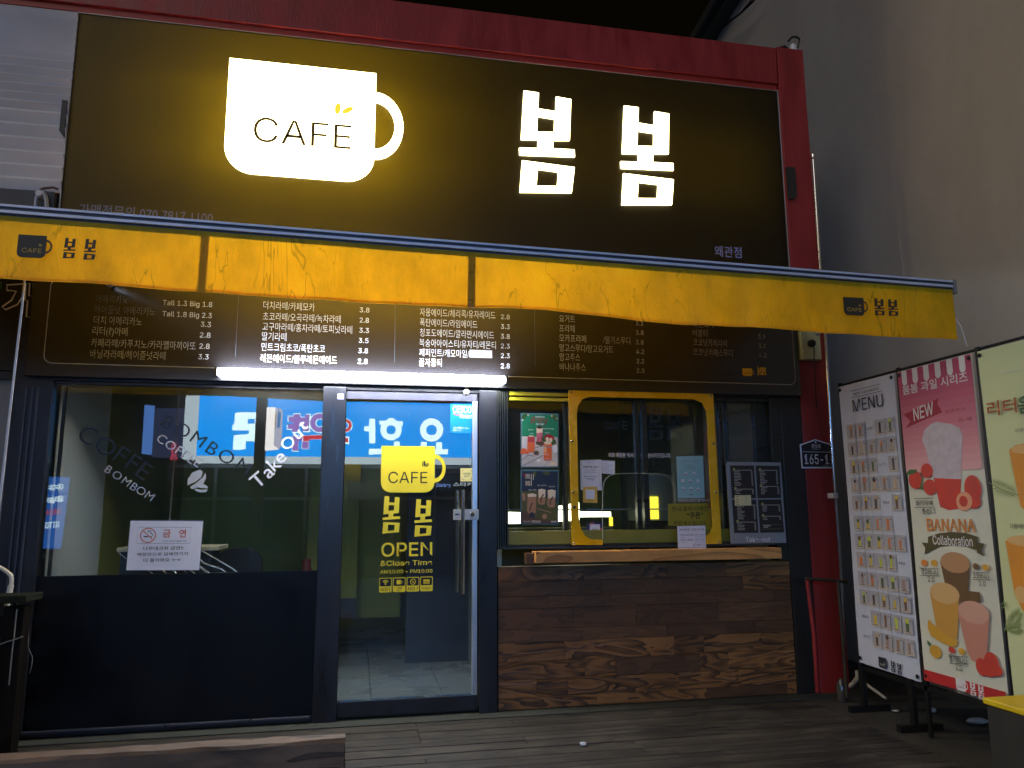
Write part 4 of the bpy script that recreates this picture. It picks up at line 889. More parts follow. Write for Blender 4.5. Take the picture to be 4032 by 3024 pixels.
solo('coupon_decal', pr, 'dull yellow coupon decal with black lettering behind the takeout glass corner', 'decal')
t, pr = poster_base('mint_poster', 'pale mint drinks sheet with small round pictures on the right of the takeout glass', 'poster', ((1313, 640), (1508, 635), (1521, 940), (1325, 943)), CT, 0.044, mat('mint_paper', S(150, 196, 198), 0.6), None, 0.0016)
KM = K(2650, 1780, 4.15)
km = lambda x, y: fx(KM, x, y, 0.043)
pr.fit('봄봄 티 키몽', *km(155, 165), *km(385, 135), GREYINK); pr.poly(rect(*km(185, 245), *km(365, 238)), GREYINK); pr.poly(rect(*km(228, 212), *km(300, 206)), GREYINK); pr.poly(rect(*km(210, 278), *km(345, 272)), GREYINK)
for i, (x, y, c_) in enumerate(((212, 355, PR1), (345, 355, PTN), (158, 468, PCR), (280, 470, PBR), (405, 470, PWH), (165, 598, PWD), (290, 598, PWD), (412, 605, PR1))):
    c = km(x, y); pr.poly(circ(c[0], c[1], .0125, 14), PAPER); pr.poly(circ(c[0], c[1] - .002, .010, 14, .008, 0, 180, 360), c_); pr.poly(rect(c[0] - .012, c[1] - .02, c[0] + .012, c[1] - .0185), GREYINK)
pr.fit('봄봄', *km(268, 705), *km(318, 688), INK, 0.02); pr.outline([km(78, 85), km(468, 82), km(500, 725), km(100, 728)], 0.001, PAPER)
make('print', pr, t)
t, pr = poster_base('holiday_note', 'white handwritten holiday opening hours sheet taped low on the takeout glass', 'note', ((1320, 1146), (1523, 1142), (1531, 1312), (1327, 1313)), CT, -0.057, PAPER, None, 0.0016)
kh = lambda x, y: fx(KM, x, y, -0.058)
BLK = mat('marker_ink', S(30, 30, 46), 0.6)
pr.fit('★설명절  영업시간★', *kh(105, 1285), *kh(510, 1245), BLK, 0, 0.15); pr.fit('24일 (설전날) 10시~8시', *kh(110, 1375), *kh(515, 1335), BLK, 0, 0.2); pr.fit('25일 (설날) 12시~8시', *kh(120, 1455), *kh(518, 1412), BLK, 0, 0.2); pr.fit('감사합니다.', *kh(325, 1535), *kh(530, 1495), BLK, 0, 0.2)
for a, b in (((108, 1392), (192, 1393)), ((360, 1386), (525, 1390)), ((138, 1474), (192, 1474)), ((360, 1470), (528, 1470))): pr.stroke([kh(*a), kh(*b)], 0.0016, BLK)
pr.poly([kh(85, 1552), kh(540, 1548), kh(542, 1560), kh(87, 1562)], mat('paper_fold', S(160, 166, 180), 0.7))
make('print', pr, t)
# dim lettering on the inner glass
pr = facade(0.0815); DL = mat('smoky_lettering', S(20, 22, 26), 0.5); DG2 = mat('smoky_grey_lettering', S(84, 90, 92), 0.5)
pr.fit('CAFE', *q0(805, 440), *q0(965, 385), DG2, -0.006)
for (x0, x1) in ((1130, 1225), (1255, 1365)): pr.poly(glyph_loops(*q0(x0, 520), *q0(x1, 275)), DL)
pr.fit('TUO', *q0(1060, 728), *q0(1225, 668), DL, 0.01)
solo('inner_decal', pr, 'dark smoky cup shop lettering on the inner takeout pane', 'decal')

# take-out price board
t = thing('takeout_board', 'grey takeout price board with four dark panels right of the yellow window', 'menu board', (2.9, -0.04, 1.06))
cb = lambda x, y, y0=-0.045: fx(K(2840, 1780, 4.3667), x, y, y0)
GB = mat('grey_board', S(140, 146, 150), 0.5, 0, 0.05, 8)
mb = MB(); out = [cb(88, 205), cb(110, 168), cb(1020, 178), cb(1118, 1560), cb(172, 1575)]; mb.slab([out], -0.04, 0.01, GB); make('board', mb, t)
pr = facade(-0.045); BD = mat('board_panel_brown', S(40, 34, 30), 0.5); TXT = mat('board_text', S(176, 172, 158), 0.5); LGN = mat('lime_tag', S(190, 200, 90), 0.5)
for q in (((148, 230), (560, 232), (598, 795), (182, 795)), ((590, 232), (1000, 238), (1028, 790), (622, 795)), ((182, 820), (598, 818), (640, 1388), (222, 1392)), ((628, 818), (1030, 815), (1080, 1380), (668, 1388))):
    pr.poly([cb(*p) for p in q], BD)
make('panel', pr, t)
pr = facade(-0.0475); random.seed(5)
for (x0, x1, yh, y0, n, xp) in ((200, 520, 312, 338, 10, 505), (225, 545, 638, 660, 3, 525), (645, 960, 315, 340, 9, 935), (665, 975, 592, 615, 5, 960), (255, 590, 912, 940, 9, 550), (262, 590, 1205, 1232, 5, 565), (690, 1000, 910, 935, 4, 980), (700, 1020, 1103, 1130, 2, 995)):
    pr.poly([cb(x0 - 10, yh - 6), cb(x1, yh - 6), cb(x1, yh + 5), cb(x0 - 10, yh + 5)], TXT); a = cb(x0, yh - 2); pr.poly(rect(a[0], a[1], a[0] + .015, a[1] + .014), LGN); pr.poly(rect(a[0] + .004, a[1] + .004, a[0] + .010, a[1] + .009), BD)
    for k in range(n):
        y = y0 + k * 26; L = random.uniform(60, 130); sx_ = (y - yh) * 0.06
        a = cb(x0 + 10 + sx_, y + 7); b = cb(x0 + 10 + L + sx_, y - 7); nseg = max(3, int(L / 16)); ww = (b[0] - a[0]) / nseg
        pr.step = 0; pr.flat([(a[0] + i * ww + ii * ww * .8, a[1] + jj * (b[1] - a[1])) for i in range(nseg) for ii, jj in ((0, 0), (1, 0), (1, 1), (0, 1))], [tuple(range(4 * i, 4 * i + 4)) for i in range(nseg)], TXT)
        a = cb(xp + sx_, y + 7); pr.poly(rect(a[0], a[1], a[0] + .005, a[1] + .008), TXT); pr.poly(rect(a[0] + .007, a[1], a[0] + .011, a[1] + .008), TXT)
pr.step = 0.00008
pr.outline([cb(700, 1245), cb(1022, 1245), cb(1026, 1320), cb(705, 1325)], 0.001, TXT); pr.poly([cb(715, 1258), cb(845, 1256), cb(846, 1272), cb(716, 1274)], TXT); pr.poly([cb(722, 1284), cb(805, 1282), cb(806, 1298), cb(723, 1300)], TXT)
pr.fit('Take-out', *cb(418, 1545), *cb(835, 1460), WHITE, 0.014)
make('lettering', pr, t)
t2, pr = poster_base('price_slip', 'cream price slip stuck across the middle of the grey takeout board', 'note', ((1737, 922), (1855, 920), (1859, 996), (1740, 998)), CT, -0.052, mat('cream_paper', S(226, 214, 160), 0.7), None, 0.0012)
for k in range(6):
    a = cb(255, 762 + k * 27, -.053); pr.stroke([(a[0], a[1]), (a[0] + random.uniform(.012, .028), a[1])], 0.003, BD); b = cb(420, 762 + k * 27, -.053); pr.stroke([(b[0], b[1]), (b[0] + .006, b[1])], 0.003, BD)
make('print', pr, t2)

# ================================================================== INSIDE THE CAFE
GLOW = emit('lit_case_panel', (1.0, 0.95, 0.62, 1), 7)
GLOW2 = emit('lit_case_yellow', (1.0, 0.80, 0.06, 1), 1.6)
t = thing('display_case', 'low lit display counter glowing yellow white behind the takeout window', 'counter', (1.7, 0.9, 0.012))
mb = MB(); mb.box(0.98, 2.0, 0.62, 1.2, 0.012, 1.18, mat('counter_body', S(70, 72, 50), 0.5)); mb.box(2.35, 3.1, 0.7, 1.2, 0.012, 1.22, mat('counter_body', S(70, 72, 50), 0.5)); make('cabinet', mb, t, 0.004)
mb = MB(); mb.prism([(0.99, 1.215), (1.27, 1.215), (1.27, 1.30), (0.99, 1.31)], 0.60, 0.62, GLOW); mb.prism([(1.45, 1.225), (1.72, 1.235), (1.72, 1.375), (1.45, 1.33)], 0.60, 0.62, GLOW); mb.prism([(1.73, 1.262), (1.98, 1.262), (1.98, 1.30), (1.73, 1.305)], 0.60, 0.62, GLOW)
mb.prism([(1.97, 1.19), (1.995, 1.19), (1.995, 1.26), (1.97, 1.26)], 0.60, 0.62, GLOW2); make('lit_panel', mb, t)
mb = MB(); mb.box(0.98, 3.1, 0.56, 0.9, 1.315, 1.325, ALU); make('glass_top', mb, t)
t = thing('drinks_cooler', 'tall narrow cooler with yellow lit door right of the display counter', 'cooler', (2.42, 0.9, 0.012))
mb = MB(); mb.box(2.30, 2.55, 0.65, 1.1, 1.225, 1.6, GRN); make('body', mb, t, 0.005)
mb = MB(); mb.box(2.33, 2.40, 0.64, 0.648, 1.24, 1.42, GLOW2); make('lit_door', mb, t)
# wrapped goods behind the large window
t = thing('wrapped_carton', 'carton wrapped in shiny clear plastic standing behind the large window', 'carton', (-1.1, 0.35, 0.0))
mb = MB(); mb.box(-1.52, -0.95, 0.3, 0.62, 0.012, 1.06, mat('dark_carton', S(40, 50, 56), 0.5)); mb.box(-1.54, -0.9, 0.28, 0.64, 1.062, 1.09, mat('cream_lid', S(196, 186, 156), 0.6)); make('box', mb, t, 0.004)
mb = MB(); PL = mat('clear_plastic_wrap', S(190, 200, 205), 0.12, 0.3)
random.seed(9)
for k in range(9):
    x = -1.53 + k * 0.065; mb.tube([(x, 0.285, 1.06), (x + 0.08, 0.275, 1.02 - random.uniform(0, .05)), (x + 0.2, 0.27, 0.96 - random.uniform(0, .06)), (x + .3, .28, .86)], random.uniform(.003, .007), PL, 6)
make('plastic_wrap', mb, t)
mb = MB(); mb.box(-1.34, -1.27, 0.27, 0.298, 0.99, 1.04, mat('yellow_tag', S(214, 176, 30), 0.6)); make('tag', mb, t)
t = thing('cafe_chair', 'dark rounded chair back just visible behind the window panel', 'chair', (-0.85, 0.8, 0.012))
CH = mat('dark_chair', S(26, 26, 30), 0.5)
mb = MB(); mb.prism([(-1.02, 0.62), (-0.70, 0.62), (-0.69, 0.95), (-0.73, 1.02), (-0.80, 1.05), (-0.92, 1.05), (-0.99, 1.02), (-1.03, 0.95)], 0.92, 0.96, CH); make('backrest', mb, t, 0.006)
mb = MB(); mb.box(-1.05, -0.67, 0.52, 0.94, 0.44, 0.48, CH); make('seat', mb, t, 0.01)
for x in (-1.03, -0.69):
    for y in (0.54, 0.92): mb = MB(); mb.tube([(x, y, 0.012), (x, y, 0.62 if y > .9 else 0.44)], 0.014, CH); make('leg', mb, t)
mb = MB(); mb.lathe((-0.33, 0.35, 0.0), (0, 0, 1), [(0.012, 0.07), (0.80, 0.07), (0.87, 0.05), (0.94, 0.03), (0.99, 0.03)], mat('red_bottle', S(84, 28, 30), 0.4)); solo('soda_bottle', mb, 'red topped bottle standing inside beside the door post', 'bottle')
# plate added behind the door to carry the glowing letters
t, pr = poster_base('added_plate', 'dark plate added inside behind the door handle to carry pale blue lettering', 'sign', ((865, 670), (1128, 670), (1128, 800), (865, 800)), CD, 0.9, mat('smoked_plate', S(16, 18, 24), 0.4), None, 0.01)
LB = emit('pale_blue_letters', (0.25, 0.38, 0.9, 1), 0.8); LWH = emit('soft_white_letters', (0.8, 0.9, 1, 1), 0.6)
kd = lambda x, y: fx(CD, x, y, 0.894)
pr.fit('Starkey', *kd(862, 775), *kd(967, 742), LB, 0.01); pr.fit('스타키', *kd(985, 765), *kd(1125, 735), LWH, 0.01)
make('lettering', pr, t)

# ================================================================== ACROSS THE STREET (seen mirrored in the glass)
RV = 12.0; YG_ = 0.012
def mir(u, v, r=RV):
    p = PY(u, v, r); return (p.x, p.z)
def Lm(loops, th, y, m, mb): mb.slab(loops, y, th, m)
SYY = -RV + 2 * YG_
SBL = 9.0
BLUE = emit('lit_blue_sign', (0.004, 0.31, 0.95, 1), SBL); WHT = emit('lit_white_letter', (0.72, 0.95, 1.0, 1), SBL * 1.25); PUR = emit('lit_purple_letter', (0.36, 0.20, 0.66, 1), SBL * .8); REDL = emit('lit_red_letter', (0.75, 0.035, 0.07, 1), SBL * .8)
KS = K(720, 1560, 3.687); KT = K(1350, 1580, 4.0218)
def ms(x, y): return mir(*KS(x, y))
def mt(x, y): return mir(*KT(x, y))
far = thing('street_building', 'dark low shop building across the street with glazed front, mirrored in the window', 'building', (0.5, SYY - 1.5, -0.16))
FW = mat('dark_far_wall', S(50, 52, 62), 0.7, 0, 0.2, 2); FF = mat('far_window_frame', S(120, 128, 140), 0.4); FG = mat('far_dark_glass', S(14, 18, 26), 0.15)
bz = ms(600, 900)[1]
mb = MB(); mb.box(-9, 9, SYY - 4, SYY - 0.35, -0.16, 4.3, FW); make('wall', mb, far)
mb = MB(); mb.box(-4, 5.5, SYY - 0.345, SYY - 0.33, 0.3, bz - 0.15, FG); make('shopfront_glass', mb, far)
mb = MB()
for x in [-4 + 0.95 * k for k in range(11)]: mb.box(x, x + 0.07, SYY - 0.329, SYY - 0.29, 0.3, bz - 0.18, FF)
mb.box(-4, 5.5, SYY - 0.329, SYY - 0.285, 1.55, 1.62, FF); mb.box(-4, 5.5, SYY - 0.329, SYY - 0.285, bz - 0.19, bz - 0.12, FF); make('shopfront_frame', mb, far)
mb = MB(); 
for u, v in ((1060, 1020), ):
    p = mir(*KT(100, 1100)); mb.box(p[0] - .25, p[0] + .25, SYY - 0.28, SYY - 0.27, p[1] - .22, p[1] + .25, mat('far_yellow_poster', S(190, 150, 40), 0.5))
make('window_poster', mb, far)
SXE = mir(*G(1064, 930))[0]
fs_ = thing('street_sign', 'long blue lit restaurant sign with white letters across the street, mirrored in the glass', 'sign', (0.5, SYY, bz))
xl = ms(215, 500)[0]; zt = max(ms(300, 130)[1], mt(1700, 230)[1]) + 0.5
mb = MB(); mb.box(xl, SXE, SYY - 0.25, SYY, bz + 0.05, zt, BLUE); make('sign_panel', mb, fs_)
mb = MB(); WFR = emit('lit_sign_edge', (0.75, 0.9, 1, 1), 5.0)
mb.box(xl - 0.28, xl - 0.005, SYY - 0.25, SYY + 0.02, bz - 0.02, zt, WFR); mb.box(xl, SXE, SYY - 0.25, SYY + 0.03, bz - 0.10, bz + 0.045, WFR); make('sign_edge', mb, fs_)
# glyph strokes as they appear in the mirror
W1 = [[(760, 250), (840, 235), (1130, 240), (1125, 770), (1085, 690), (1025, 655), (915, 655), (912, 768), (830, 780), (730, 780), (742, 568), (960, 550), (965, 500), (720, 495), (725, 415), (755, 408)], [(945, 330), (1050, 330), (1045, 402), (940, 402)]]
W2 = [(416, 284), (512, 284), (512, 668), (416, 668), (416, 482), (338, 478), (338, 400), (416, 400)]
W3 = [(716, 270), (814, 270), (814, 320), (950, 325), (948, 392), (575, 375), (578, 312), (714, 315)]
W4 = [(808, 640), (902, 643), (902, 755), (1000, 758), (1000, 843), (408, 843), (410, 757), (808, 757)]
W5 = [(1234, 645), (1324, 648), (1324, 760), (1475, 760), (1475, 650), (1565, 655), (1565, 760), (1660, 762), (1660, 842), (1150, 842), (1150, 760), (1234, 760)]
mb = MB()
yy_ = SYY + 0.03
mb.slab([[ms(*p) for p in lp] for lp in W1], yy_, 0.04, WHT); make('sign_letter', mb, fs_)
mb = MB()
for w_ in (W2, W3, W4): mb.slab([[mt(*p) for p in w_]], yy_, 0.04, WHT)
c = mt(762, 455); r1 = abs(mt(930, 455)[0] - c[0]); r2 = abs(mt(836, 455)[0] - c[0]); mb.slab([circ(c[0], c[1], r1, 28), circ(c[0], c[1], r2, 24)], yy_, 0.04, WHT); make('sign_letter', mb, fs_)
mb = MB(); mb.slab([[mt(*p) for p in W5]], yy_, 0.04, WHT); c = mt(1402, 458); r1 = abs(mt(1585, 455)[0] - c[0]); r2 = abs(mt(1487, 455)[0] - c[0]); mb.slab([circ(c[0], c[1], r1, 28), circ(c[0], c[1], r2, 24)], yy_, 0.04, WHT); make('sign_letter', mb, fs_)
P1 = [(1535, 295), (1608, 298), (1612, 262), (1705, 262), (1705, 310), (1780, 310), (1780, 265), (1840, 270), (1830, 510), (1735, 510), (1735, 430), (1690, 430), (1690, 520), (1590, 520), (1590, 480), (1520, 478), (1525, 410), (1600, 408), (1600, 380), (1535, 370)]
P2 = [(1600, 575), (1735, 575), (1735, 640), (1680, 650), (1675, 795), (1590, 790)]; P3 = [(1735, 660), (1830, 660), (1825, 765), (1725, 760)]; P4 = [(1745, 575), (2120, 560), (2120, 620), (1840, 630), (1830, 655), (1745, 655)]
def grow(lp, d):
    cx = sum(p[0] for p in lp) / len(lp); cy_ = sum(p[1] for p in lp) / len(lp); return [(cx + (x - cx) * (1 + d), cy_ + (y - cy_) * (1 + d)) for x, y in lp]
mb = MB()
for P_, col in ((P1, PUR), (P2, PUR), (P3, PUR), (P4, REDL)):
    mb.slab([[ms(*p) for p in grow(P_, .10)]], yy_ - 0.02, 0.02, WHT); mb.slab([[ms(*p) for p in P_]], yy_, 0.02, col)
make('sign_letter', mb, fs_)
mb = MB(); c = ms(1990, 390); r1 = abs(ms(2120, 390)[0] - c[0])
mb.slab([circ(c[0], c[1], r1 * 1.18, 28), circ(c[0], c[1], r1 * .42, 20)], yy_ - 0.005, 0.02, WHT); mb.slab([circ(c[0], c[1], r1 * 1.08, 28), circ(c[0], c[1], r1 * .5, 20)], yy_ + 0.012, 0.02, PUR)
c = mt(40, 390); r1 = abs(mt(148, 390)[0] - c[0]); mb.slab([circ(c[0], c[1], r1 * 1.05, 28), circ(c[0], c[1], r1 * .42, 20)], yy_ + 0.02, 0.02, WHT); mb.slab([circ(c[0], c[1], r1 * .95, 28), circ(c[0], c[1], r1 * .52, 20)], yy_ + 0.035, 0.02, REDL)
mb.slab([[mt(40, 560), mt(100, 565), mt(100, 680), mt(30, 680)]], yy_ + 0.02, 0.02, WHT); mb.slab([[mt(30, 585), mt(85, 590), mt(83, 655), mt(30, 655)]], yy_ + 0.035, 0.02, REDL)
make('sign_letter', mb, fs_)
# projecting lit box and its pole
t = thing('projecting_sign', 'white lit projecting box sign on a dark pole before the blue sign across the street', 'sign', (ms(1280, 600)[0], SYY + 1.2, 2.6))
def m2(x, y): return mir(*KS(x, y), RV - 1.2)
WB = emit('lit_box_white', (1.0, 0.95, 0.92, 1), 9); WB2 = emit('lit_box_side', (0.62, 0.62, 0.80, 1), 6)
mb = MB(); mb.slab([[m2(*p) for p in ((1195, 165), (1350, 165), (1320, 715), (1395, 770), (1200, 790), (1150, 740), (1150, 590), (1195, 580))]], SYY + 1.2, 0.10, WB); make('box', mb, t)
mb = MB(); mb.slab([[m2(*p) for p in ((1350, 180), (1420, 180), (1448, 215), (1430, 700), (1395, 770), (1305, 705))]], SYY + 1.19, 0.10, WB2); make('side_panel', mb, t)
pr = Print((0, SYY + 1.243, 0), (-1, 0, 0), (0, 0, 1)); IN2 = mat('box_ink', S(60, 50, 60), 0.5)
pn = [(-p[0], p[1]) for p in (m2(1440, 640), m2(1395, 250), m2(1360, 700), m2(1330, 500))]
pr.poly([(-m2(*p)[0], m2(*p)[1]) for p in ((1385, 200), (1430, 250), (1410, 460), (1370, 460))], emit('box_blue', (0.05, .35, .9, 1), 4)); pr.poly([(-m2(*p)[0], m2(*p)[1]) for p in ((1335, 250), (1365, 250), (1345, 480), (1322, 480))], emit('box_tan', (.5, .3, .12, 1), 4))
make('print', pr, t)
mb = MB(); a = m2(1150, 160); mb.box(a[0] - 0.10, a[0] + 0.10, SYY + 1.1, SYY + 1.3, -0.16, 4.0, mat('dark_pole', S(26, 28, 34), 0.5)); make('pole', mb, t)
# small upright sign mirrored at the window's left edge
KV = K(130, 1820, 4.147)
def mv(x, y): return mir(*KV(x, y), 9.0)
t = thing('upright_sign', 'upright blue lit sign with turned white letters mirrored at the left window edge', 'sign', (mv(380, 800)[0], -8.98, 0.0))
UB = emit('upright_blue', (0.03, 0.16, 0.62, 1), 4.2); UW = emit('upright_white', (0.7, 0.9, 1, 1), 7); UR = emit('upright_red', (0.65, 0.06, 0.06, 1), 5)
mb = MB(); mb.slab([[mv(250, 240), mv(590, 240), mv(440, 1410), mv(130, 1410)]], -9 + 2 * YG_ - 0.03, 0.05, UB); make('sign_panel', mb, t)
mb = MB(); a = mv(300, 1400); mb.tube([(a[0], -9.05, -0.16), (a[0], -9.05, a[1] + 2.0)], 0.05, FF); make('pole', mb, t)
pr = Print((0, -9 + 2 * YG_ - 0.004, 0), (-1, 0, 0), (0, 0, 1)); pr.step = 0.002
def vtx(body, x, y, hpx, m):
    c = mv(x, y); h = abs(mv(x, y)[1] - mv(x, y + hpx)[1]); pr.glyph(body, -c[0], c[1], h, math.radians(90), m, 0.02)
for bdy, x, y, m_ in (('유', 430, 400, UW), ('황', 425, 600, UW), ('오', 405, 800, UR), ('리', 370, 1020, UW), ('유', 310, 410, UW), ('황', 300, 620, UW), ('오', 280, 820, UR), ('리', 240, 1030, UW)): vtx(bdy, x, y, 95, m_)
make('lettering', pr, t)
# pale window strip left of the big blue sign
mb = MB(); q1 = [mir(*CW(x, y)) for x, y in ((918, 312), (982, 315), (962, 635), (898, 630))]; mb.slab([q1], SYY - 0.2, 0.04, emit('dim_blue_banner', (0.12, 0.30, 0.85, 1), 4.5)); make('window_banner', mb, far)
q1 = [mir(*CW(x, y)) for x, y in ((985, 330), (1190, 330), (1180, 660), (960, 650))]; mb = MB(); mb.slab([q1], SYY - 0.25, 0.03, emit('dim_violet_pane', (0.10, 0.13, 0.32, 1), 1.6)); make('lit_pane', mb, far)
t = thing('neon_sign', 'small red neon character sign across the street, mirrored in the window', 'sign', (mir(*CW(1115, 620))[0], SYY - 0.15, mir(*CW(1115, 670))[1]))
pr = Print((0, SYY - 0.15, 0), (-1, 0, 0), (0, 0, 1)); NR = emit('red_neon', (1, 0.06, 0.12, 1), 9)
a = mir(*CW(1135, 670)); b = mir(*CW(1092, 550)); pr.step = 0.004
for k in range(3):
    z0_ = a[1] + (b[1] - a[1]) * k / 3; pr.fit('품휴포'[k], -a[0], z0_, -b[0], z0_ + (b[1] - a[1]) * .31, NR, -0.01)
make('neon_tube', pr, t)

# ================================================================== LEFT NEIGHBOUR
t = thing('neighbour_shop', 'dark shop front at the left edge beside the cafe', 'building', (-3.4, 0.1, 0.0))
mb = MB(); mb.box(-6.5, -2.31, 0.06, 3.0, -0.155, 2.79, mat('dark_neighbour_wall', S(30, 30, 34), 0.5)); make('wall', mb, t)
mb = MB(); mb.box(-4.5, -2.36, 0.035, 0.055, 0.3, 2.2, mat('dark_window', S(14, 14, 18), 0.12)); make('window', mb, t)
mb = MB()
for x in (-2.345, -2.30): mb.box(x, x + 0.018, 0.0, 0.05, 0.05, 2.2, DGREY)
make('window_frame', mb, t)
ns = thing('restaurant_sign', 'black sign with white outlined letters cut by the left picture edge', 'sign', (-2.6, 0.03, 2.3))
mb = MB(); mb.box(-3.6, -2.13, -0.02, 0.02, 2.2, 2.79, mat('black_sign', S(16, 15, 18), 0.4)); make('panel', mb, ns, 0.004)
pr = facade(-0.0205); OUT = mat('white_outline', S(240, 238, 245), 0.5)
def kl(x, y): return fx(KL, x, y, -.0205)
pr.outline([kl(*p) for p in ((48, 825), (168, 818), (160, 900), (120, 960), (40, 995), (15, 975), (80, 930), (112, 868), (48, 862))], 0.010, OUT)
pr.outline([kl(*p) for p in ((178, 815), (205, 815), (200, 900), (228, 900), (232, 815), (250, 815), (228, 1048), (182, 1045), (190, 930), (172, 930))], 0.010, OUT)
pr.outline([kl(*p) for p in ((-40, 810), (8, 805), (5, 850), (-40, 850))], 0.006, mat('green_outline', S(90, 150, 110), 0.5))
make('lettering', pr, ns)
KN = K(0, 1700, 10.367)
def kn(x, y): return fx(KN, x, y, .03)
pr = facade(0.034); pr.lift = 0.002
pr.poly([kn(130, 420), kn(480, 430), kn(430, 905), kn(100, 900)], mat('green_poster', S(20, 84, 74), 0.5)); pr.poly([kn(180, 480), kn(330, 500), kn(480, 480), kn(440, 620), kn(330, 640), kn(200, 560)], mat('pale_poster_mark', S(110, 150, 160), 0.5)); pr.poly([kn(340, 680), kn(480, 660), kn(520, 780), kn(360, 800)], mat('pale_poster_mark', S(110, 150, 160), 0.5))
pr.poly([kn(120, 930), kn(500, 940), kn(450, 1400), kn(60, 1380)], mat('rose_poster', S(140, 92, 104), 0.5)); pr.poly([kn(120, 1250), kn(270, 1270), kn(260, 1330), kn(110, 1310)], PR1)
for x in (160, 240, 330, 420): pr.stroke([kn(x, 1000), kn(x - 15, 1230)], 0.004, PR1)
solo('window_poster', pr, 'small green and red poster behind the dark glass at the left edge', 'poster')

# pulley bracket on the upper left
mb = MB(); KB_ = C1; SV = mat('dull_silver', S(170, 170, 176), 0.35, 0.6)
def kb(x, y): p = PY(*C1(x, y), -0.09); return (p.x, p.y, p.z)
mb.lathe(kb(225, 1100), (0, -1, 0), [(-0.04, 0.028), (0.0, 0.03), (0.015, 0.02)], SV); mb.tube([kb(215, 1090), kb(205, 1135), kb(203, 1175)], 0.012, SV); mb.tube([kb(248, 1085), kb(262, 1130), kb(265, 1180)], 0.014, SV); mb.tube([kb(225, 1080), kb(250, 1070), kb(300, 1065), kb(330, 1075)], 0.008, mat('rust', S(96, 70, 58), 0.8))
solo('awning_bracket', mb, 'dull silver two pronged bracket on the dark flashing above the awning', 'bracket')

# ================================================================== RIGHT SIDE
t = thing('neighbour_building', 'tall plain grey rendered wall of the building on the right with a dark eave', 'building', (4.5, 1.0, -0.16))
REN = mat('rough_grey_render', S(166, 158, 149), 0.9, 0, 0.11, 1.3, (1.2, 1.2, 0.6), 0.6, 110)
XW = 4.3; e0 = PX(2917, 0, XW); e1 = PX(2814, 168, XW); sl = (e1.z - e0.z) / (e1.y - e0.y)
def ez(y): return e0.z + (y - e0.y) * sl
mb = MB(); ya, yb = -3.6, 12.0
mb.raw([(XW, ya, -0.16), (XW, yb, -0.16), (XW, yb, ez(yb)), (XW, ya, ez(ya)), (XW + 4, ya, -0.16), (XW + 4, yb, -0.16), (XW + 4, yb, ez(yb)), (XW + 4, ya, ez(ya))], [(0, 3, 2, 1), (4, 5, 6, 7), (0, 4, 7, 3), (1, 2, 6, 5), (3, 7, 6, 2), (0, 1, 5, 4)], REN)
make('wall', mb, t)
EV = mat('dark_eave', S(40, 42, 36), 0.6)
mb = MB()
for (xo0, xo1, zo0, zo1) in ((-0.16, 0.1, 0.004, 0.10), (-0.24, -0.10, 0.10, 0.22)):
    mb.raw([(XW + xo0, ya, ez(ya) + zo0), (XW + xo1, ya, ez(ya) + zo0), (XW + xo1, yb, ez(yb) + zo0), (XW + xo0, yb, ez(yb) + zo0), (XW + xo0, ya, ez(ya) + zo1), (XW + xo1, ya, ez(ya) + zo1), (XW + xo1, yb, ez(yb) + zo1), (XW + xo0, yb, ez(yb) + zo1)], [(0, 3, 2, 1), (4, 5, 6, 7), (0, 1, 5, 4), (1, 2, 6, 5), (2, 3, 7, 6), (3, 0, 4, 7)], EV)
make('eave', mb, t)
CAB = mat('black_cable', S(16, 16, 16), 0.6)
K5 = K(2400, 0, 2.765)
mb = MB(); mb.tube([PX(*K5(x, y), XW - 0.15) for x, y in ((1600, -40), (1560, 15), (1500, 75), (1420, 150), (1350, 200), (1285, 255), (1240, 300))], 0.012, CAB, 8); mb.tube([PX(*K5(x, y), XW - 0.17) for x, y in ((1560, -40), (1530, 20), (1470, 90), (1410, 160), (1300, 225))], 0.008, CAB, 8)
solo('power_cable', mb, 'black looping power cable against the grey wall near the top edge', 'cable')
t = thing('cable_insulator', 'white ceramic insulator with black cable ends on the red pillar top', 'insulator', (3.47, 0.05, 5.097))
mb = MB(); c = PY(*K5(1990, 560), 0.06); mb.lathe((c.x, 0.06, 5.0975), (0.1, 0, 1), [(0, .035), (.02, .045), (.035, .03), (.05, .042), (.07, .028), (.085, .036), (.11, .015)], mat('ceramic', S(200, 198, 190), 0.25)); make('ceramic_body', mb, t)
mb = MB(); mb.tube([PY(*K5(x, y), 0.05) for x, y in ((1800, 568), (1850, 525), (1905, 505), (1935, 530), (1960, 560))], 0.012, CAB, 8); mb.tube([PY(*K5(x, y), 0.05) for x, y in ((1945, 450), (1985, 405), (2030, 400), (2070, 425))], 0.009, CAB, 8); mb.tube([PY(*K5(x, y), 0.05) for x, y in ((2070, 425), (2060, 480), (2040, 560))], 0.006, CAB, 8); make('cable_end', mb, t)

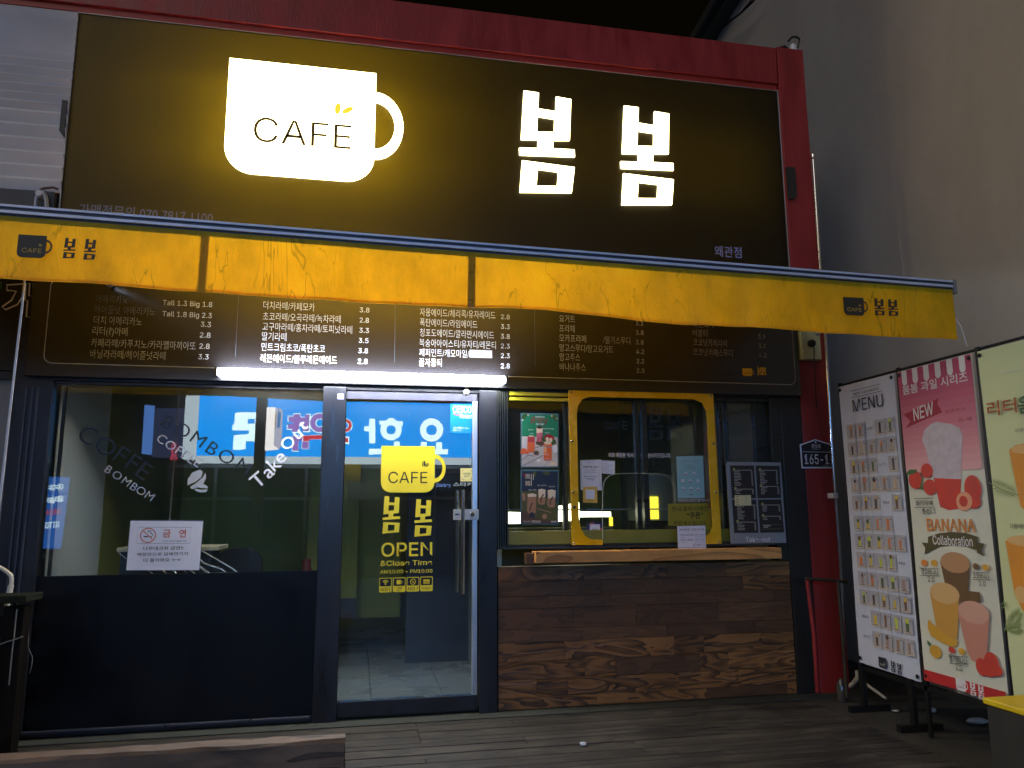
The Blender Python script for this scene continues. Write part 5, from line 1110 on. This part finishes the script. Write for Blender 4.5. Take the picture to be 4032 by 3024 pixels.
# conduit, meter socket, address plate
t = thing('metal_conduit', 'shiny metal pipe running down the right edge of the red pillar', 'pipe', (3.5, -0.08, 0.0))
mb = MB(); pts = [PY(*p, -0.09) for p in ((3201, 618), (3216, 845), (3231, 1067), (3250, 1340), (3281, 1853), (3308, 2215), (3329, 2750))]; mb.tube(pts, 0.012, CHROME, 12); make('pipe', mb, t)
mb = MB(); c = pts[0]; mb.lathe((c.x, c.y, c.z), (0, 0, 1), [(-0.02, .017), (0.01, .02), (.03, .016), (.04, .006)], CHROME); make('end_cap', mb, t)
mb = MB(); c = PY(3284, 1952, -0.09); mb.box(c.x - .02, c.x + .02, -0.115, -0.036, c.z - .018, c.z + .02, mat('white_clamp', S(205, 205, 208), 0.5)); make('clamp', mb, t, .003)
t = thing('power_socket', 'pale weathered socket box with a round black plug beside the menu board', 'socket', (3.4, -0.1, 2.3))
a = fx(CB, 98, 272, -0.09); b = fx(CB, 208, 100, -0.09)
mb = MB(); mb.box(a[0], b[0], -0.10, -0.036, a[1], b[1] + .05, mat('pale_plastic', S(190, 190, 140), 0.5, 0, .1, 20)); make('box', mb, t, 0.004)
c = fx(CB, 152, 172, -0.1); mb = MB(); mb.lathe((c[0], -0.101, c[1]), (0, -1, 0), [(0, .028), (.03, .027), (.04, .018)], CAB); mb.tube([(c[0], -.13, c[1] - .01), (c[0] + .004, -.135, c[1] - .06), (c[0] + .002, -.13, c[1] - .10), (c[0] + .006, -.11, c[1] - .5)], .004, CAB, 6); make('plug', mb, t)
c = fx(CB, 195, 120, -0.1); mb = MB(); mb.lathe((c[0], -0.101, c[1] + .02), (0, -1, 0), [(0, .018), (.02, .018), (.03, .01)], SV); make('bulb_holder', mb, t)
ap = lambda x, y: fx(CB, x, y, -0.045)
t = thing('address_plate', 'dark house number plate with white rim on the red pillar', 'sign', (3.35, -0.045, 1.6))
mb = MB(); mb.slab([[ap(83, 830), ap(183, 795), ap(300, 832), ap(300, 985), ap(96, 985)]], -0.042, 0.006, WHITE); make('rim', mb, t)
pr = facade(-0.0452); NVY = mat('plate_navy', S(24, 26, 38), 0.4)
pr.poly([ap(90, 835), ap(184, 803), ap(294, 838), ap(294, 976), ap(101, 976)], NVY)
pr.fit('중앙로', *ap(158, 852), *ap(217, 828), WHITE, 0.006); pr.fit('Jungang-ro', *ap(160, 864), *ap(215, 856), WHITE); pr.stroke([ap(100, 877), ap(290, 880)], 0.003, WHITE); pr.poly(circ(*ap(184, 815), 0.007, 10), WHITE)
pr.fit('165-1', *ap(114, 958), *ap(268, 895), WHITE, 0.014); pr.poly(rect(*ap(232, 972), *ap(268, 966)), GREYINK)
make('lettering', pr, t)
# small folding rack below the plate
mb = MB(); RK = mat('rusty_rack', S(60, 50, 38), 0.5, 0.3); a = PY(3172, 2278, -.25); b = PY(3335, 2290, -.25)
t = thing('metal_rack', 'thin metal rack leaning before the foot of the red pillar', 'rack', (a.x, -.25, 0))
mb.tube([a, b], 0.012, RK); make('top_bar', mb, t)
mb = MB(); mb.tube([PY(3178, 2285, -.25), PY(3205, 2500, -.25), PY(3219, 2725, -.22)], 0.014, RED); make('leg', mb, t)
mb = MB(); mb.tube([PY(3300, 2290, -.3), PY(3322, 2560, -.3), PY(3335, 2745, -.3)], 0.012, RK); make('leg', mb, t)

# ------------------------------------------------------------------ banners
BXP = 3.3
bset = thing('banner_stand', 'black metal frame carrying the three hanging banners along the right wall', 'stand', (BXP + 0.03, -1.2, 0.0))
STM = mat('black_stand', S(20, 20, 18), 0.5, 0.2)
def bp(u, v): p = PX(u, v, BXP); return p
y1a, y1b = PX(3302, 1524, BXP).y, PX(3519, 1464, BXP).y
y2a, y2b = PX(3534, 1458, BXP).y, PX(3826, 1374, BXP).y
ZT = 2.16; y3a = y2b - 0.035; y3b = y3a - 0.58
for (k, y, zz) in ((0, (y1b + y2a) / 2, -0.004), (1, (y2b + y3a) / 2, -0.004), (2, y3b - 0.02, -0.004), (3, y1a + 0.01, -0.004)):
    mb = MB(); mb.box(BXP + 0.012, BXP + 0.03, y - 0.012, y + 0.012, 0.0 if k else 0.0, ZT + 0.03, STM); make('post', mb, bset)
mb = MB(); mb.tube([(BXP + 0.02, y1a + 0.02, ZT + 0.012), (BXP + 0.02, y3b - 0.05, ZT + 0.02)], 0.008, STM); make('top_rail', mb, bset)
mb = MB(); mb.box(BXP + 0.012, BXP + 0.03, y3b - 0.02, y1a + 0.02, 0.26, 0.285, STM); make('bottom_rail', mb, bset)
for y in (PX(3395, 2803, BXP).y, PX(3590, 2856, BXP).y): mb = MB(); mb.box(BXP - 0.09, BXP + 0.2, y - 0.02, y + 0.02, -0.003, 0.035, STM); mb.box(BXP + 0.006, BXP + 0.034, y - 0.02, y + 0.02, 0.03, 0.30, STM); make('foot', mb, bset)
def banner(label, ya, yb, z0l, z0r, m):
    t = thing('hanging_banner', label, 'banner', (BXP, (ya + yb) / 2, z0l), 'banners hanging along the right wall')
    mb = MB(); n = 12; vs = []; fs = []
    for i in range(n + 1):
        f = i / n; y = ya + (yb - ya) * f; z0 = z0l + (z0r - z0l) * f
        for j in range(13):
            g = j / 12; z = ZT + (z0 - ZT) * g; vs.append((BXP + 0.006 * math.sin(f * 5 + g * 4) * g * (1 - g) * 4 - 0.0, y, z))
    for i in range(n):
        for j in range(12): a = i * 13 + j; fs.append((a, a + 1, a + 14, a + 13))
    mb.raw(vs, fs, m, True); make('fabric', mb, t)
    mb = MB()
    for (y, z) in ((ya - 0.02, ZT - 0.025), (yb + 0.02, ZT - 0.025), (ya - 0.02, z0l + 0.03), (yb + 0.02, z0r + 0.03)): mb.lathe((BXP - 0.006, y, z), (-1, 0, 0), [(0, .012), (.004, .012), (.005, .006)], CAB)
    make('eyelet', mb, t)
    pr = Print((BXP - 0.0070, 0, 0), (0, -1, 0), (0, 0, 1)); pr.step = 0.00003; return t, pr
WBN = mat('white_banner_cloth', S(196, 198, 208), 0.7, 0, 0.04, 3); CBN = mat('cream_banner_cloth', S(214, 212, 190), 0.7, 0, 0.04, 3); GBN = mat('glow_yellowed_green_cloth', S(218, 222, 164), 0.7, 0, 0.05, 2)  # green cloth's colour is yellowed to hold the sign glow on it
zb1 = PX(3382, 2606, BXP).z; zb2 = PX(3648, 2680, BXP).z
t, pr = banner('white menu banner with rows of small drink pictures, nearest the pillar', y1a, y1b, zb1, zb1 - 0.01, WBN)
KA = K(3280, 1450, 2.765); KC = K(3300, 2050, 2.3714)
ka = lambda x, y: bx(KA, x, y, BXP); kc = lambda x, y: bx(KC, x, y, BXP)
BI = mat('banner_ink', S(40, 40, 44), 0.6)
pr.stroke([ka(200, 252), ka(528, 172)], 0.003, BI); pr.stroke([ka(208, 325), ka(540, 248)], 0.003, BI)
pr.fit('ENJOY OUR VARIOUS', *ka(228, 298), *ka(510, 205), BI); pr.fit('MENU', *ka(230, 480), *ka(548, 275), BI)
# drink rows: world grid measured on the cloth
rz = [ka(190, 690)[1], ka(200, 880)[1], ka(215, 1075)[1], ka(240, 1270)[1], ka(260, 1465)[1], kc(180, 20)[1], kc(200, 185)[1], kc(212, 360)[1], kc(225, 540)[1], kc(240, 710)[1], kc(340, 910)[1], kc(345, 1100)[1]]
a0 = -y1a; PHO = mat('drink_photo_backdrop', S(170, 166, 168), 0.6); PHF = mat('drink_photo_table', S(188, 176, 164), 0.6)
cols = [S(92, 70, 60), S(150, 120, 96), S(70, 40, 40), S(190, 160, 130), S(120, 86, 60), S(212, 178, 60), S(206, 120, 70), S(196, 200, 70), S(90, 100, 60), S(160, 130, 120)]
DM = [mat('drink_colour_%s' % 'abcdefghij'[i], c_, 0.6) for i, c_ in enumerate(cols)]
rowcols = [(1, 1, None, 2, 8), (2, 3, 1, 1, 3), (4, 1, 8, None, 0), (3, 1, 3, 1, 3), (4, 4, 0, None, 4), (5, 5, 6, 6, None), (7, 8, 5, 6, 6), (6, 5, 7, 7, None), (9, 6, 8, 8, 9), (8, 0, 4, 5, 4), (None, 5, 4, 7, 8), (None, 0, 9, 1, 1)]
words = {0: 'COFFEE', 2: 'LATTE', 4: 'TEA', 5: '', 7: 'ADE', 10: 'BIG', 11: 'ETC'}
cw_ = 0.098; x00 = a0 + 0.06
for r, z in enumerate(rz):
    for k, c_ in enumerate(rowcols[r]):
        xa = x00 + k * cw_; zc = z
        if c_ is None:
            if words.get(r): pr.fit(words[r], xa + .016, zc - .008, xa + .08, zc + .008, BI)
            continue
        pr.lift = 0.0008; pr.poly(rect(xa + .004, zc - .052, xa + cw_ - .004, zc + .048), PHO); pr.poly(rect(xa + .004, zc - .052, xa + cw_ - .004, zc - .030), PHF)
        h = random.uniform(.045, .07); wd = random.uniform(.011, .016); cx = xa + cw_ / 2
        pr.poly([(cx - wd, zc - .036 + h), (cx + wd, zc - .036 + h), (cx + wd * .75, zc - .036), (cx - wd * .75, zc - .036)], DM[c_])
        if random.random() < .45: pr.poly(circ(cx, zc - .036 + h, wd * 1.05, 10), DM[(c_ * 3 + 3) % 10])
        pr.stroke([(cx - .028, zc - .038), (cx + .028, zc - .038)], 0.003, BI); pr.poly(rect(cx + .024, zc + .022, cx + .031, zc + .032), BI)
pr.lift = 0.002
LOGOX = kc(392, 1350); LOGOX2 = kc(450, 1285)
brand(pr, LOGOX[0], LOGOX[1] - .01, LOGOX[0] + .075, LOGOX[1] + .055, BI, CBN, [(LOGOX[0] + .115, LOGOX[1] - .015, LOGOX[0] + .155, LOGOX[1] + .052), (LOGOX[0] + .172, LOGOX[1] - .018, LOGOX[0] + .212, LOGOX[1] + .048)])
make('print', pr, t)

t, pr = banner('pink topped strawberry and banana drink banner hanging in the middle', y2a, y2b, zb2, zb2 + 0.0, CBN)
cu = lambda x, y: bx(CU, x, y, BXP); cv = lambda x, y: bx(CV, x, y, BXP)
A0, A1 = -y2a + .006, -y2b - .006
PINKT = mat('banner_rose', S(176, 62, 92), 0.65); PINKM = mat('banner_mid_pink', S(206, 104, 120), 0.65); PINKL = mat('banner_light_pink', S(222, 150, 150), 0.65); DRD = mat('banner_dark_red', S(160, 40, 56), 0.65); OFFW = mat('banner_off_white', S(224, 218, 212), 0.65)
zz0 = cu(150, 960)[1]; zz1 = cu(140, 600)[1]
# dyed cloth fading from rose to pale pink downwards (printed colour bands)
nb = 14
for k in range(nb):
    f = k / (nb - 1); z1_ = ZT - 0.004 - (ZT - zz0) * k / nb; z0_ = ZT - 0.004 - (ZT - zz0) * (k + 1) / nb
    ca, cb_ = (176, 62, 92), (226, 168, 166); c_ = tuple(ca[i] + (cb_[i] - ca[i]) * f for i in range(3))
    pr.lift = 0.0004; pr.poly(rect(A0, z0_, A1, z1_), mat('banner_pink_band_%s' % 'abcdefghijklmn'[k], S(*c_), 0.65))
pr.lift = 0.0012
for k in range(6):
    x = A0 + (A1 - A0) * (k + .62) / 6.3; pr.poly([(x - .022, ZT - .004), (x + .022, ZT - .004)] + [(x + .022 * math.cos(math.radians(tt)), ZT - .075 + .022 * math.sin(math.radians(tt))) for tt in range(0, -181, -20)], OFFW)
pr.fit('봄봄 과일 시리즈', *cu(125, 325), *cu(648, 128), OFFW, 0.014)
zn = cu(300, 500)[1]
pr.poly([cu(130, 482), cu(415, 350), cu(405, 395), cu(448, 462), cu(148, 592), cu(185, 535)], DRD); a = cu(215, 535); b = cu(370, 400)
vs, fs, bb = glyphs('NEW', 0.02); kx = (b[0] - a[0]) / (bb[2] - bb[0]); sl_ = (cu(365, 480)[1] - cu(220, 535)[1]) / (b[0] - a[0])
hh = 0.075; pr.flat([(a[0] + (v[0] - bb[0]) * kx, a[1] + (v[1] - bb[1]) / (bb[3] - bb[1]) * hh + (v[0] - bb[0]) * kx * sl_) for v in vs], fs, OFFW)
pr.fit('달콤하고', *cu(470, 470), *cu(632, 418), DRD); pr.fit('찐~해', *cu(580, 548), *cu(682, 498), DRD)
# strawberry cup
FRZ = mat('banner_milk_foam', S(196, 184, 188), 0.7, 0, .14, 22); SRD = mat('banner_strawberry', S(204, 66, 50), 0.65, 0, .12, 12); SLT = mat('banner_peach', S(232, 160, 120), 0.65); LGR = mat('banner_leaf', S(80, 110, 60), 0.65)
pr.poly([cu(*p) for p in ((280, 690), (300, 610), (345, 565), (400, 540), (450, 548), (520, 560), (585, 590), (612, 650), (605, 800), (600, 1010), (590, 1250), (500, 1262), (430, 1235), (400, 1110), (360, 950), (310, 760))], FRZ)
pr.poly([cu(*p) for p in ((378, 1000), (600, 1010), (590, 1250), (500, 1262), (430, 1235), (400, 1110))], SRD)
def pe(x, y, rx, ry, m, rot=0.0, f=cu): c = f(x, y); e = f(x + rx, y); g = f(x, y + ry); pr.poly(circ(c[0], c[1], abs(e[0] - c[0]), 18, abs(g[1] - c[1]), rot), m)
pe(320, 940, 50, 60, SRD); pe(225, 1015, 55, 75, SRD, .3); pe(345, 1075, 55, 65, SRD); pe(695, 1085, 70, 110, SRD); pe(700, 1190, 62, 60, SRD); pe(625, 1190, 68, 78, SLT, .4); pe(620, 1190, 35, 45, SRD, .4)
pr.poly([cu(*p) for p in ((145, 970), (180, 930), (240, 930), (230, 960), (180, 975))], LGR); pr.poly([cu(*p) for p in ((270, 1010), (295, 1090), (270, 1100))], LGR)
pr.stroke([cu(215, 1168), cu(375, 1162)], .003, BI); pr.stroke([cu(218, 1240), cu(380, 1236)], .003, BI); pr.fit('딸기라떼', *cu(232, 1224), *cu(365, 1180), BI, .01); pr.fit('3.0', *cu(285, 1292), *cu(340, 1250), BI, .01); pr.fit('3.5', *cu(345, 1290), *cu(390, 1245), BI); pr.stroke([cu(280, 1272), cu(342, 1266)], .003, BI)
OG = mat('banner_orange_letters', S(214, 130, 46), 0.65); RB = mat('banner_olive_ribbon', S(84, 74, 36), 0.65)
pr.fit('BANANA', *cu(325, 1430), *cu(712, 1335), OG, 0.03)
pr.poly([cu(*p) for p in ((330, 1480), (420, 1450), (530, 1440), (640, 1448), (740, 1480), (732, 1525), (790, 1535), (768, 1585), (792, 1640), (725, 1605), (735, 1590), (640, 1560), (530, 1548), (420, 1562), (365, 1590), (300, 1622), (308, 1570), (278, 1525), (330, 1530))], RB)
pr.fit('Collaboration', *cu(372, 1542), *cu(690, 1478), OFFW, 0.02)
def cupd(pts, top, mtop, mbody, f=cv):
    pr.poly([f(*p) for p in pts], mbody); pe(*top, mtop, 0, f)
CHB = mat('banner_cocoa', S(112, 82, 48), 0.65); CHT = mat('banner_cocoa_foam', S(186, 140, 96), 0.65); MGB = mat('banner_mango', S(206, 152, 66), 0.65); MGT = mat('banner_mango_foam', S(216, 174, 112), 0.65); SPB = mat('banner_strawberry_shake', S(204, 138, 116), 0.65); SPT = mat('banner_strawberry_foam', S(214, 162, 138), 0.65); BNN = mat('banner_banana', S(214, 160, 50), 0.65)
cupd(((430, 230), (672, 250), (655, 560), (500, 560)), (550, 238, 122, 85), CHT, CHB); pr.poly([cv(660, 470), cv(752, 480), cv(765, 560), cv(650, 565)], CHB)
cupd(((345, 480), (585, 500), (570, 860), (420, 870)), (465, 488, 122, 86), MGT, MGB)
for (x, y, rx, ry, ro) in ((420, 820, 100, 42, -.5), (455, 860, 110, 38, -.2), (500, 880, 75, 30, .1)): pe(x, y, rx, ry, BNN, ro, cv)
pr.stroke([cv(345, 710), cv(340, 770), cv(370, 840)], .025, BNN); pe(392, 965, 48, 52, BNN, 0, cv); pr.poly([cv(325, 870), cv(355, 900), cv(345, 925), cv(325, 900)], LGR)
cupd(((572, 640), (830, 660), (812, 1010), (760, 1060), (690, 1040), (650, 960)), (702, 645, 128, 92), SPT, SPB)
for (x, y, rx, ry) in ((770, 1090, 48, 72), (850, 1060, 60, 90), (880, 1115, 60, 50), (830, 1130, 50, 40)): pe(x, y, rx, ry, SRD, 0, cv)
for (x, y, c_) in ((300, 240, OG), (382, 242, BNN), (722, 270, CHB), (800, 278, BNN), (525, 952, SRD), (605, 962, BNN)): pe(x, y, 26, 26, c_, 0, cv)
for (x0, x1, y0, t1, xt0, xt1, p_, px) in ((258, 425, 282, '망고바나나', 278, 415, '2.0', 332), (688, 838, 315, '초코바나나', 702, 828, '2.0', 752), (500, 660, 1000, '딸기바나나', 508, 652, '2.0', 560)):
    s_ = 0.05; pr.stroke([cv(x0, y0), cv(x1, y0 + 8)], .0025, BI); pr.stroke([cv(x0 + 4, y0 + 60), cv(x1 + 4, y0 + 66)], .0025, BI); pr.fit(t1, *cv(xt0, y0 + 52), *cv(xt1, y0 + 14), BI, .006); pr.fit(p_, *cv(px, y0 + 112), *cv(px + 48, y0 + 74), BI, .008)
zr = cv(305, 1110)[1]
pr.poly(rect(A0, zb2 + .004, A1, zr), mat('banner_red_foot', S(190, 40, 40), 0.65))
c = cv(565, 1275); brand(pr, c[0], c[1], c[0] + .07, c[1] + .065, OFFW, DRD, [(c[0] + .1, c[1] - .006, c[0] + .14, c[1] + .065), (c[0] + .155, c[1] - .01, c[0] + .195, c[1] + .06)])
make('print', pr, t)

t, pr = banner('pale green orange juice banner cut by the right picture edge', y3a, y3b, zb2, zb2, GBN)
B0 = -y3a
ORJ = mat('banner_juice', S(226, 146, 40), 0.6, 0, .08, 8); ORT = mat('banner_juice_top', S(228, 180, 110), 0.65); PALM = mat('banner_palm', S(140, 158, 96), 0.65); BRN = mat('banner_brown_letters', S(166, 74, 30), 0.65); GRL = mat('banner_green_letters', S(50, 100, 70), 0.65)
pr.fit('Enjoy the', *cu(905, 160), *cu(1290, 60), OFFW, 0, .3)
pr.fit('리터', *cu(818, 500), *cu(1045, 340), BRN, 0.012); q = cu(1070, 480); pr.fit('음료', q[0], q[1], q[0] + .19, cu(1090, 335)[1], GRL, .012)
pr.fit('상큼한', *cu(1040, 625), *cu(1150, 585), BI)
pr.poly([cu(*p) for p in ((992, 770), (1040, 735), (1200, 700), (1330, 720), (1330, 1260), (1120, 1260), (1085, 1230))], ORJ); pe(1150, 760, 150, 40, ORT)
pr.poly([cv(*p) for p in ((962, 60), (1330, 40), (1330, 640), (1110, 640), (1040, 500))], ORJ); pe(1130, 62, 165, 45, ORT, 0, cv); pe(1090, 500, 50, 70, ORT, 0, cv)
def frond(f, tip, root, spread, n=11):
    tx, tz = f(*tip); rx, rz_ = f(*root); dx, dz = tx - rx, tz - rz_; L = math.hypot(dx, dz); nx_, nz_ = -dz / L, dx / L
    pr.stroke([(rx, rz_), ((rx + tx) / 2 + nx_ * .01, (rz_ + tz) / 2 + nz_ * .01), (tx, tz)], .004, PALM)
    for k in range(1, n):
        g = k / n; bx_, bz_ = rx + dx * g, rz_ + dz * g; ll = spread * (1 - abs(g - .4)) 
        for sd_ in (-1, 1):
            e = (bx_ + dx / L * ll * .75 + nx_ * sd_ * ll * .55, bz_ + dz / L * ll * .75 + nz_ * sd_ * ll * .55)
            if e[0] < B0 + .006: continue
            pr.flat([(bx_, bz_), (bx_ + (e[0] - bx_) * .5 + dx / L * .006, bz_ + (e[1] - bz_) * .5 + dz / L * .006), e, (bx_ + (e[0] - bx_) * .5 - dx / L * .004, bz_ + (e[1] - bz_) * .5 - dz / L * .004)], [(0, 1, 2, 3)], PALM)
frond(cu, (825, 1035), (1075, 1140), .075); frond(cv, (1080, 640), (955, 800), .075); frond(cv, (1085, 770), (955, 780), .07, 9); frond(cv, (960, 560), (930, 620), .04, 5)
pr.fit('자몽에이드', *cu(1000, 1412), *cu(1180, 1375), BI)
make('print', pr, t)

# yellow topped box
t = thing('yellow_box', 'dark box with a bright yellow top in the lower right corner', 'box', (3.06, -2.45, 0.0))
mb = MB(); mb.box(2.87, 3.26, -2.95, -2.05, -0.004, 0.425, mat('dark_box_side', S(48, 44, 36), 0.7, 0, .2, 5)); make('body', mb, t, .004)
mb = MB(); mb.box(2.86, 3.27, -2.96, -2.04, 0.427, 0.455, mat('yellow_lid', S(232, 196, 20), 0.5, 0, .12, 8)); make('lid', mb, t, .006)
# litter and hoses on the ground
t_ = mat('litter_white', S(190, 192, 198), 0.6, 0, .1, 30)
def crumple(c, s, seed, flat=.4):
    random.seed(seed); mb = MB(); n, m_ = 8, 5; vs = []; fs = []
    for i in range(m_ + 1):
        for k in range(n):
            th = math.pi * i / m_; r = s * math.sin(th) * random.uniform(.7, 1.2); a_ = 2 * math.pi * k / n
            vs.append((c[0] + r * math.cos(a_), c[1] + r * .6 * math.sin(a_), c[2] + s * flat * (1 - math.cos(th))))
    for i in range(m_):
        for k in range(n): fs.append((i * n + k, i * n + (k + 1) % n, (i + 1) * n + (k + 1) % n, (i + 1) * n + k))
    mb.raw(vs, fs, t_); return mb
c = PZ(2297, 2937, 0.0); solo('crumpled_paper', crumple((c.x, c.y, 0.001), .026, 1), 'crumpled white paper lying on the wooden deck', 'litter')
c = PZ(3525, 2802, 0.0); solo('crumpled_paper', crumple((c.x, c.y, 0.001), .03, 2, .15), 'flat white scrap between the feet of the banner stand', 'litter')
c = PZ(3850, 2850, 0.0); solo('plastic_bag', crumple((c.x, c.y, 0.001), .075, 3, .22), 'grey white plastic bag on the ground below the pink banner', 'litter')
c = PZ(3672, 2806, 0.0); solo('plastic_bag', crumple((c.x, c.y, 0.001), .035, 6, .4), 'small crushed clear bag by the right foot of the banner stand', 'litter')
mb = MB(); HS = mat('pale_hose', S(176, 168, 150), 0.5); q = [PX(u, v, 3.45) for u, v in ((3375, 2640), (3378, 2665), (3362, 2690), (3348, 2702))]
mb.tube(q, .016, HS, 8); mb.tube([PX(u, v, 3.5) for u, v in ((3400, 2685), (3440, 2715), (3488, 2750))], .010, HS, 8)
solo('garden_hose', mb, 'short pale hose piece curling near the conduit foot', 'hose')
mb = MB(); random.seed(21); c = PY(3295, 2710, -.2)
mb.lathe((c.x, c.y - .05, 0.0), (0, 0, 1), [(0, .035), (.10, .037), (.13, .02), (.15, .014)], mat('dusty_clear_bottle', S(60, 56, 52), 0.1)); solo('plastic_bottle', mb, 'dusty clear bottle standing at the foot of the conduit', 'bottle')

# ================================================================== BENCH, RAILING AT LEFT
t = thing('timber_bench', 'low rough timber bench along the bottom left of the deck', 'bench', (-1.5, -1.95, 0.0))
BW = wood('rough_red_timber', S(46, 36, 29), S(112, 88, 70), 0.9, 4, 0.7, (.15, .7), 0, .45, .5, False)
YB = -1.9; xr = PY(1361, 2882, YB).x; zt_ = PY(1361, 2882, YB).z
mb = MB(); n = 40; vs = []; fs = []; random.seed(4)
prof = [(0.0, -0.005), (0.012, 0.0), (0.088, 0.0), (0.10, -0.012), (0.10, -0.10), (0.085, -0.112), (0.01, -0.112), (0.0, -0.10)]
for i in range(n + 1):
    x = xr - (xr + 3.6) * i / n
    for k, (dy, dz) in enumerate(prof): vs.append((x + random.uniform(-.004, .004), YB - dy + random.uniform(-.003, .003), zt_ + dz + random.uniform(-.003, .003)))
m8 = len(prof)
for i in range(n):
    for k in range(m8): fs.append((i * m8 + k, (i + 1) * m8 + k, (i + 1) * m8 + (k + 1) % m8, i * m8 + (k + 1) % m8))
fs.append(tuple(range(m8))); mb.raw(vs, fs, BW); make('seat', mb, t)
for x in (xr - 0.11, xr - 1.6, xr - 3.1): mb = MB(); mb.box(x, x + .09, YB - .095, YB - .005, 0.001, zt_ - .114, mat('dark_bench_leg', S(46, 36, 30), 0.7, 0, .2, 8)); make('leg', mb, t, .004)

t = thing('deck_railing', 'dark wooden railing with a mossy cap at the left edge of the deck', 'railing', (-2.3, -0.5, 0.0))
RW = wood('dark_railing_wood', S(10, 8, 6), S(24, 20, 16), .9, 4, .75, (.2, .7), 2, .4, .3, False, 0.08); MOSS = mat('mossy_cap_wood', S(34, 38, 28), .85, 0, .3, 9, bump=.4, bscale=60, spec=0.1)
xc = PY(148, 2348, -.5).x
mb = MB(); mb.raw([(-3.6, -.62, .80), (xc - .02, -.60, .845), (xc, -.42, .845), (-3.6, -.40, .805), (-3.6, -.62, .85), (xc - .02, -.60, .885), (xc, -.42, .885), (-3.6, -.40, .85)], [(0, 3, 2, 1), (4, 5, 6, 7), (0, 1, 5, 4), (1, 2, 6, 5), (2, 3, 7, 6), (3, 0, 4, 7)], MOSS); make('cap_rail', mb, t, .006)
for x in (xc - .14, xc - 1.0): mb = MB(); mb.box(x, x + .10, -.56, -.46, 0.0, .82, RW); make('post', mb, t, .004)
for z in (.12, .30, .48, .66): mb = MB(); mb.box(-3.6, xc - .15, -.53, -.50, z, z + .11, RW); make('rail_board', mb, t, .003)
mb = MB(); WR = mat('grey_wire', S(120, 118, 112), .5)
mb.tube([PY(x / 3.317, 2200 + y / 3.317, -.57) for x, y in ((0, 1120), (90, 1085), (180, 1060), (300, 1015))], .003, WR, 6)
mb.tube([PY(x / 3.317, 2200 + y / 3.317, -.57) for x, y in ((222, 660), (200, 850), (185, 1020), (160, 1200), (140, 1400), (118, 1650))], .0035, WR, 6)
mb.tube([PY(x / 3.317, 2200 + y / 3.317, -.45) for x, y in ((370, 950), (365, 1150), (400, 1230), (425, 1300), (410, 1400), (385, 1500))], .0025, WR, 6)
solo('wire_tangle', mb, 'thin grey wires hanging over the dark railing', 'wire')
mb = MB(); mb.tube([PY(x / 3.317, 2200 + y / 3.317, -.35) for x, y in ((-120, 60), (-40, 95), (30, 130), (90, 170), (140, 215), (152, 260), (145, 340), (128, 430), (108, 520), (95, 600))], .011, mat('cream_pipe', S(205, 198, 180), .4), 12)
mb.tube([PY(x / 3.317, 2200 + y / 3.317, -.35) for x, y in ((143, 345), (125, 440), (105, 540), (92, 610))], .0145, mat('cream_pipe', S(205, 198, 180), .4), 12)
solo('bent_pipe', mb, 'bent cream pipe rising behind the mossy railing cap', 'pipe')
c = PZ(100, 2905, 0); solo('crumpled_paper', crumple((c.x, c.y, .001), .05, 8, .5), 'dirty crumpled wrapper at the foot of the railing', 'litter')
